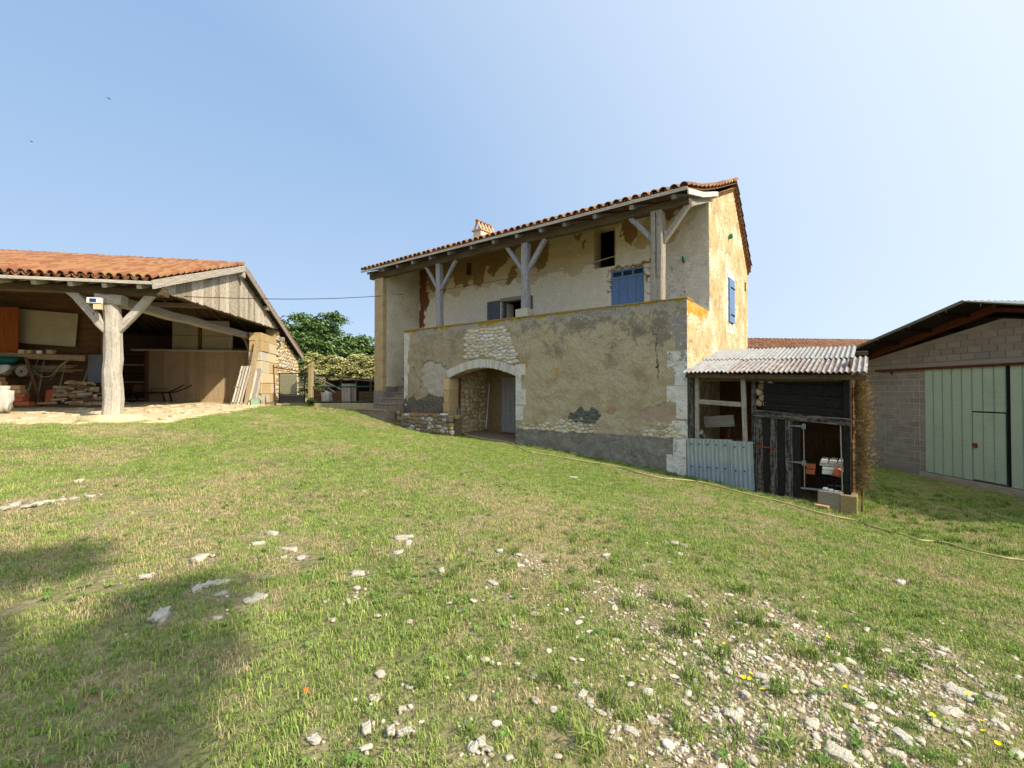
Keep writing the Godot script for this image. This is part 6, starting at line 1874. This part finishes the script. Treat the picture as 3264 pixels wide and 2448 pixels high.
# boughs of the tall tree beside the gravel: place in the crown and size
const BOUGHS := [Vector4(0.69, 8.63, -1.29, 0.45), Vector4(0.35, 8.80, -1.76, 0.36), Vector4(1.68, 9.02, -1.18, 0.34), Vector4(-1.40, 8.83, -1.16, 0.42), Vector4(2.14, 9.03, -0.93, 0.34), Vector4(1.89, 9.37, -0.71, 0.55), Vector4(0.30, 9.15, -0.09, 0.80), Vector4(2.14, 9.03, 0.02, 0.80), Vector4(-1.54, 8.96, -0.17, 0.70), Vector4(0.32, 8.38, 1.08, 1.00), Vector4(-0.26, 9.50, 1.08, 0.90), Vector4(2.07, 8.34, 1.28, 0.90)]
func back_yard() -> void:
	M.bark = nmat([c8(70, 58, 46), c8(98, 84, 68), c8(120, 106, 88)], 0.05, 0.4)
	M.leaf = vmat(0.6, Color(0.3, 0.4, 0.12))
	# big tree behind the fence
	var R := Vector3(cos(YAW), 0, -sin(YAW))
	var clump := leaf_mesh(14, 0.22, 0.24, 0.09, 0.7)
	var at := Vector3(-31.6, 0.6, -18.3)
	var tl := []
	for e in [[-0.9, 3.6, 0.0, 2.3, 1.9, 2.2], [1.0, 3.5, 0.3, 1.9, 1.8, 2.0], [-3.2, 3.1, 0.5, 2.2, 2.0, 2.0], [2.6, 2.5, 0.2, 1.7, 1.6, 1.8], [4.6, 2.1, 0.0, 1.9, 1.7, 1.8], [0.0, 1.7, 0.6, 3.4, 1.6, 2.0], [3.4, 0.9, 0.4, 2.6, 1.3, 1.8]]:
		tl.append([Vector3(e[0], e[1] + 0.25, e[2]) * 1.14, Vector3(e[3], e[4], e[5]) * 1.12])
	tree("leafy_tree", "large dark green tree rising behind the fence and hedge", at, YAW, tl, 6500, clump, 1.15, Color(0.08, 0.15, 0.05), Color(0.24, 0.34, 0.12), 0.24)
	# variegated hedge bushes
	var vc := leaf_mesh(12, 0.12, 0.13, 0.07, 0.5)
	for k in 5:
		var c := Vector3(-26.4 + k * 0.95, 0.75, -14.9 - k * 0.73)
		tree("variegated_bush", "cream and green variegated bush in the row behind the coop", c, YAW, [[Vector3(0, 2.15, 0), Vector3(0.9, 0.85, 0.6)], [Vector3(0.1, 0.9, 0.1), Vector3(0.9, 0.8, 0.6)], [Vector3(-0.2, 1.5, 0.3), Vector3(0.7, 0.9, 0.5)]], 1700, vc, 1.0, Color(0.24, 0.26, 0.08), Color(0.8, 0.74, 0.4), 0.05, "variegated bushes behind the coop")
	# a tall tree beside the gravel
	var sh := leaf_mesh(14, 0.2, 0.2, 0.09, 0.6)
	var lobes := []
	for e in BOUGHS: lobes.append([Vector3(e.x, e.y, e.z), Vector3(e.w * 0.85, e.w * 0.5, e.w * 0.85)])
	tree("tall_tree", "tall loose-crowned tree standing beside the gravel patch", Vector3(6.4, -0.3, -0.2), 0.0, lobes, 2700, sh, 1.0, Color(0.04, 0.08, 0.02), Color(0.1, 0.16, 0.04), 0.2)
	# far building with a tiled roof
	var fb := thing("far_outbuilding", "long low outbuilding with a plain orange tile roof behind the garage", "building", Vector3(-3.2, 0, -35.5), 0.76)
	box("wall", fb, Vector3(-9, -1, -3.2), Vector3(9, 3.9, 3.2), M.cream, 0.01)
	var rf := part("roof", fb)
	var deck := begin()
	for s in [-1, 1]:
		var e := [Vector3(-9.4, 3.8, 3.7 * s), Vector3(9.4, 3.8, 3.7 * s), Vector3(9.4, 4.72, 0), Vector3(-9.4, 4.72, 0)]
		if s > 0: quad(deck, e[0], e[1], e[2], e[3])
		else: quad(deck, e[1], e[0], e[3], e[2])
	obj("deck", done(deck), M.tile[0], rf)
	tiles(rf, Transform3D(), -9.3, 9.3, 0.25, [Vector2(-3.72, 3.8), Vector2(0.0, 4.73)], 0.4, 0.02, M.tile, func(_x: float, _r: int) -> bool: return false)
	for k in 42: obj("ridge_tile", tile_m, pick(M.tile), rf, Transform3D(Basis(Vector3(0, 0, 1), Vector3.UP, Vector3(-1, 0, 0)) * Basis.from_scale(Vector3(1.2, 1.0, 1.0)), Vector3(-9.3 + k * 0.44, 4.76, 0)))
	# gate
	var g0 := Vector3(-18.78, 1.0, -9.12)
	var g1 := Vector3(-17.86, 1.0, -9.84)
	var gd := (g1 - g0).normalized()
	var gl := g0.distance_to(g1)
	var gate := thing("wire_gate", "low dark steel gate with a mesh panel between pier and concrete post", "gate", g0, atan2(-gd.z, gd.x))
	for x in [0.04, gl - 0.12]: tube("upright", gate, [Vector3(x, 0.1, 0), Vector3(x, 1.28, 0)], 0.02, M.dark, 6)
	for y in [0.12, 0.42, 1.28]: tube("rail", gate, [Vector3(0.0, y, 0), Vector3(gl - 0.05, y, 0)], 0.018, M.dark, 6)
	box("kick_plate", gate, Vector3(0.05, 0.14, -0.012), Vector3(gl - 0.12, 0.4, 0.0), plain(c8(42, 40, 42), 0.6), 0.05)
	var mp := part("mesh_panel", gate)
	for k in 9: tube("wire", mp, [Vector3(0.06 + k * 0.098, 0.43, 0.012), Vector3(0.06 + k * 0.098, 1.15, 0.012)], 0.005, M.zinc, 4)
	for k in 8: tube("wire", mp, [Vector3(0.05, 0.45 + k * 0.1, 0.012), Vector3(gl - 0.13, 0.45 + k * 0.1, 0.012)], 0.005, M.zinc, 4)
	var o := stick("corrugated_panel", self, g0 + gd * 0.25 + Vector3(-0.5, 0.4, -0.4), g0 + gd * 0.25 + Vector3(-0.5, 1.3, -0.4), 0.7, 0.03, nmat([c8(126, 122, 96), c8(150, 146, 118), c8(166, 162, 134)], 0.04, 0.5), Vector3(0.6, 0, 0.8))
	tag(o, "grey green sheet standing behind the wire gate", "sheet")
	o = tube("rusty_pole", self, [g0 + Vector3(-0.06, -0.2, 0.06), g0 + Vector3(-0.2, 1.62, 0.1)], 0.03, M.rust, 6)
	tag(o, "leaning rusty pole at the hinge side of the gate", "pole")
	o = tube("rusty_bar", self, [g0 + Vector3(-0.2, 1.52, 0.1), g0 + gd * 0.85 + Vector3(0, 1.36, 0.05)], 0.024, M.rust, 6)
	tag(o, "slanting rusty bar laid over the gate", "bar")
	# concrete post
	o = stick("concrete_post", self, Vector3(-17.78, 0.8, -9.92), Vector3(-17.76, 2.68, -9.92), 0.17, 0.17, nmat([c8(142, 120, 80), c8(164, 144, 108), c8(160, 152, 134)], 0.03, 0.8), Vector3(0.6, 0, 0.8), 0.004, 4)
	tag(o, "square lichen stained concrete post between gate and green rail", "post")
	# low wall under the rail
	var f0 := Vector3(-17.7, 0, -10.0)
	var f1 := Vector3(-15.1, 0, -11.98)
	o = stick("low_wall", self, f0 + Vector3(0, 0.86, 0), f1 + Vector3(0, 0.86, 0), 0.46, 0.2, M.mortar, Vector3(0.6, 0, 0.8), 0.012, 8)
	tag(o, "low rendered wall below the green rail", "wall")
	# green rail
	var r0 := Vector3(-17.68, 0, -9.97)
	var r1 := Vector3(-15.7, 0, -11.46)
	var fence := thing("green_railing", "dark green tubular railing on the low wall beside the house", "railing", r0)
	for y in [1.14, 1.74]: tube("rail", fence, [Vector3(0, y, 0), r1 - r0 + Vector3(0, y + 0.01, 0)], 0.028, M.green_pipe, 8)
	for e in [[0.27, 1.74], [0.62, 1.74], [1.0, 2.13]]: tube("upright", fence, [(r1 - r0) * e[0] + Vector3(0, 0.85, 0), (r1 - r0) * e[0] + Vector3(0, e[1], 0)], 0.032 if e[0] > 0.9 else 0.018, M.green_pipe, 8)
	var wm := part("wire_mesh", fence)
	for k in 20: tube("wire", wm, [(r1 - r0) * (k / 20.0) + Vector3(0, 1.16, 0.02), (r1 - r0) * (k / 20.0) + Vector3(0, 1.72, 0.02)], 0.003, M.wire, 4)
	# white sack by the rail
	o = obj("paper_sack", stone_mesh(95, 0.4, 0.6, 4), M.sack, self, Transform3D(Basis(Vector3.UP, 0.6) * Basis.from_scale(Vector3(0.34, 0.44, 0.25)), Vector3(-17.62, 1.32, -10.5)))
	tag(o, "crumpled white sack standing behind the green railing", "sack")
	# coop
	var c0 := Vector3(-19.9, 0.9, -11.15)
	var c1 := Vector3(-17.3, 0.9, -13.15)
	var cd := (c1 - c0).normalized()
	var cl := c0.distance_to(c1)
	var coop := thing("chicken_coop", "low weathered board coop with a dark sagging felt roof behind the railing", "coop", c0, atan2(-cd.z, cd.x))
	for k in 4:
		stick("board", coop, Vector3(0, 0.1 + k * 0.17, 0), Vector3(cl * 0.42, 0.1 + k * 0.17, 0), 0.165, 0.025, M.brown, Vector3.BACK, 0.003, 2)
		stick("board", coop, Vector3(cl * 0.64, 0.1 + k * 0.16, 0), Vector3(cl, 0.08 + k * 0.16, 0), 0.155, 0.025, M.oak_dark, Vector3.BACK, 0.003, 2)
	for k in 5: stick("door_board", coop, Vector3(cl * 0.43 + k * 0.13, 0.0, 0.03), Vector3(cl * 0.43 + k * 0.13, 1.0, 0.03), 0.12, 0.025, M.oak_pale if k < 3 else M.oak, Vector3.BACK, 0.003, 2)
	for k in 6: stick("post", coop, Vector3(cl * k / 5.0, 0, -0.02), Vector3(cl * k / 5.0, 1.36 - 0.05 * k, -0.02), 0.08, 0.08, M.oak_dark, Vector3.BACK, 0.004, 2)
	stick("roof_edge", coop, Vector3(-0.1, 1.36, 0.1), Vector3(cl + 0.2, 1.06, 0.1), 0.05, 0.08, M.oak, Vector3.BACK, 0.008, 5)
	for k in 4: stick("roof_sheet", coop, Vector3(-0.1, 1.42 - 0.0 * k, 0.0 - k * 0.42), Vector3(cl + 0.2, 1.11, 0.0 - k * 0.42), 0.44, 0.03, M.dark_sheet, Vector3.UP, 0.01, 5)
	box("inner_back", coop, Vector3(0, -0.1, -1.7), Vector3(cl, 1.2, -1.6), M.dark_brown, 0.02)
	for k in 26: tube("wire", coop, [Vector3(cl * 0.64 + k * 0.045, 0.72, 0.0), Vector3(cl * 0.64 + k * 0.045, 1.2, 0.0)], 0.003, M.wire, 4)
	for e in [[0.0, 1.45, 1.25, 0.75], [0.05, 1.3, 1.0, 0.62], [0.9, 0.95, 0.55, 0.95]]:
		o = stick("leaning_batten", self, c0 + cd * (0.25 + e[0]) + Vector3(0.2, e[1] - 0.1, 0.35), c0 + cd * (0.25 + e[2]) + Vector3(0.2, e[3], 0.35), 0.05, 0.04, M.oak_pale, Vector3.BACK)
		tag(o, "pale batten leaning across the front of the coop", "batten", "battens leaning on the coop")
	# weed at the post foot
	tree("weed_bush", "small green weed growing at the concrete post foot", Vector3(-17.5, 0.88, -9.82), 0.0, [[Vector3(0, 0.22, 0), Vector3(0.25, 0.22, 0.2)]], 60, leaf_mesh(10, 0.07, 0.1, 0.04, 0.4), 1.0, Color(0.05, 0.1, 0.03), Color(0.12, 0.18, 0.05), 0.012)

# ------------------------------------------------------------------ small things of the yard
func yard_things() -> void:
	var o: MeshInstance3D
	# steps up to the terrace
	var st := thing("stone_steps", "short flight of worn concrete steps between wing wall and terrace wall", "steps", Vector3(-13.9, 0, -10.1))
	var tops := [0.94, 1.14, 1.34, 1.54, 1.8, 2.1, 2.4, 2.7]
	var fr := [0.0, -0.42, -0.8, -1.2, -1.5, -1.75, -2.0, -2.25]
	for k in 8:
		var x0 := -0.98 if k == 0 else -0.66
		var x1 := 0.58
		var back: float = fr[k] - 0.5 if k < 7 else -2.6
		box("riser", st, Vector3(x0 + 0.03, tops[k] - 0.5, back), Vector3(x1, tops[k] - 0.05, fr[k] - 0.03), M.slab, 0.02)
		box("tread", st, Vector3(x0, tops[k] - 0.05, back), Vector3(x1 + 0.01, tops[k], fr[k]), M.slab, 0.12, 0.004)
	# dry stone well curb with its slab
	var wl := thing("stone_planter", "low curved dry stone curb with lichen built against the terrace wall", "stone curb", Vector3(0, 0, 0))
	box("rubble_fill", wl, Vector3(-12.95, -0.1, -10.88), Vector3(-10.42, 0.77, -10.32), M.mortar_dark, 0.1)
	rubble("stone", wl, Transform3D(Basis(), Vector3(-12.75, -0.1, -10.3)), 2.36, 0.95, 0.19, 0.12, 0.07, M.grey_stone + [M.grey_stone[0], M.lime[2]], func(_x: float, cy: float) -> bool: return cy < 0.92)
	rubble("stone", wl, Transform3D(Basis(Vector3.UP, -0.85), Vector3(-13.12, -0.05, -10.66)), 0.5, 0.95, 0.17, 0.12, 0.07, M.grey_stone + [M.grey_stone[2]], func(_x: float, cy: float) -> bool: return cy < 0.88)
	rubble("stone", wl, Transform3D(Basis(Vector3.RIGHT, -PI / 2), Vector3(-12.8, 0.76, -10.3)), 2.4, 0.5, 0.2, 0.16, 0.06, M.grey_stone, func(_x: float, _y: float) -> bool: return true)
	var sl := box("cover_slab", self, Vector3(-12.35, 0.87, -10.84), Vector3(-10.72, 0.95, -10.3), M.slab, 0.1, 0.004)
	sl.rotate(Vector3.BACK, -0.03)
	sl.position.y -= 0.33
	tag(sl, "flat grey concrete slab lying on the stone curb", "slab")
	for k in 5:
		o = obj("clay_brick", bricks[k % 3], M.brick_red[0], self, Transform3D(Basis.from_scale(Vector3(0.2, 0.05, 0.1)), Vector3(-12.0 + k * 0.27, 0.85, -10.3)))
		tag(o, "red brick edge showing under the grey cover slab", "brick", "bricks under the cover slab")
	o = obj("white_tile", bricks[0], M.white, self, Transform3D(Basis.from_scale(Vector3(0.22, 0.05, 0.12)), Vector3(-10.62, 0.86, -10.28)))
	tag(o, "white tile lying at the end of the cover slab", "tile")
	# hose across the grass
	var hp := [Vector3(-10.93, 0.95, -11.1), Vector3(-10.88, 0.72, -11.05), Vector3(-10.6, 0.4, -11.0), Vector3(-10.1, 0.2, -10.85)]
	for q in HOSE.slice(2):
		var v: Vector2 = q
		hp.append(Vector3(v.x, gh(v.x, v.y) + 0.03, v.y))
	for e in [Vector2(2.2, -9.2), Vector2(3.2, -8.9)]: hp.append(Vector3(e.x, gh(e.x, e.y) + 0.045, e.y))
	o = tube("garden_hose", self, spline(hp, 6), 0.016, M.hose, 8)
	tag(o, "long pale yellow garden hose trailing from the arch across the grass", "hose")
	o = box("hose_tap", self, Vector3(-10.96, 0.72, -11.3), Vector3(-10.86, 1.02, -11.2), M.zinc, 0.1)
	tag(o, "grey tap box at the arch jamb feeding the hose", "tap")
	# tool in the passage
	o = stick("garden_tool", self, Vector3(-10.55, 0.3, -12.2), Vector3(-10.75, 1.85, -12.6), 0.03, 0.03, M.white_wood)
	tag(o, "long pale tool handle leaning in the arched passage", "tool")
	# wires
	var a := bw(-0.2, 4.13, 1.89)
	var b := Vector3(-14.57, 5.34, -11.87)
	var wp := []
	for k in 17: wp.append(a.lerp(b, k / 16.0) - Vector3(0, 0.12 * sin(PI * k / 16.0), 0))
	o = tube("overhead_wire", self, wp, 0.011, M.wire, 5)
	tag(o, "thin dark wire strung from the barn gable to the house", "wire")
	o = tube("clothes_line", self, [Vector3(-11.5, 4.93, -10.9), Vector3(-9.9, 4.9, -10.89), Vector3(-8.1, 4.9, -10.9)], 0.006, M.wire, 4)
	tag(o, "thin line stretched between two terrace posts", "line")
	# flowers
	for k in FLOWERS.size():
		var q: Vector2 = FLOWERS[k]
		var f := thing("yellow_flower", "yellow dandelion flower in the gravelly turf" if k < FLOWERS.size() - 1 else "yellow flower at the foot of the terrace wall", "flower", Vector3(q.x, gh(q.x, q.y), q.y), rr(0, TAU), "yellow flowers in the turf" if k < FLOWERS.size() - 1 else "")
		tube("stem", f, [Vector3.ZERO, Vector3(0.01, 0.09, 0.0)], 0.002, plain(c8(90, 120, 50), 0.7), 4)
		var hd := begin()
		for p in 12:
			var t := TAU * p / 12
			var d := Vector3(cos(t), 0.35, sin(t))
			var s := Vector3(-sin(t), 0, cos(t)) * 0.005
			quad(hd, -s * 0.3, s * 0.3, d * 0.012 + s * 0.6, d * 0.012 - s * 0.6)
		obj("flower_head", done(hd), M.yellow, f, Transform3D(Basis(Vector3.RIGHT, 0.3), Vector3(0.01, 0.09, 0)))
	var lf := begin()
	quad(lf, Vector3(-0.03, 0, 0), Vector3(0, 0.004, 0.014), Vector3(0.03, 0.01, 0), Vector3(0, 0.006, -0.014))
	quad(lf, Vector3(0.03, 0.01, 0), Vector3(0.034, 0.01, 0.002), Vector3(0.05, 0.004, 0.002), Vector3(0.05, 0.004, 0))
	o = obj("fallen_leaf", done(lf), plain(c8(226, 140, 60), 0.7), self, Transform3D(Basis(Vector3.RIGHT, 0.5), Vector3(-2.28, gh(-2.28, -1.26) + 0.05, -1.26)))
	tag(o, "single orange fallen leaf lying on the grass", "leaf")
	# two swifts
	for e in [[Vector2(229, 208), 40.0], [Vector2(61, 302), 45.0]]:
		var px: Vector2 = e[0]
		var u := (px.x - 1106.0) / 1018.5
		var v := (843.5 - px.y) / 1018.5
		var F := Vector3(-sin(YAW), 0, -cos(YAW))
		var R := Vector3(cos(YAW), 0, -sin(YAW))
		var p: Vector3 = Vector3(0, 1.6, 0) + (F + R * u + Vector3.UP * v) * (e[1] as float)
		var bd := thing("bird", "tiny dark swift gliding in the blue sky" , "bird", p, 0.5, "swifts in the sky")
		obj("body", stones[1], M.dark, bd, Transform3D(Basis.from_scale(Vector3(0.18, 0.05, 0.05)), Vector3.ZERO))
		for s in [-1, 1]:
			var wg := begin()
			quad(wg, Vector3(0.05, 0, 0), Vector3(-0.05, 0, 0), Vector3(-0.1, 0.04, 0.2 * s), Vector3(-0.08, 0.045, 0.2 * s))
			obj("wing", done(wg), M.dark, bd)
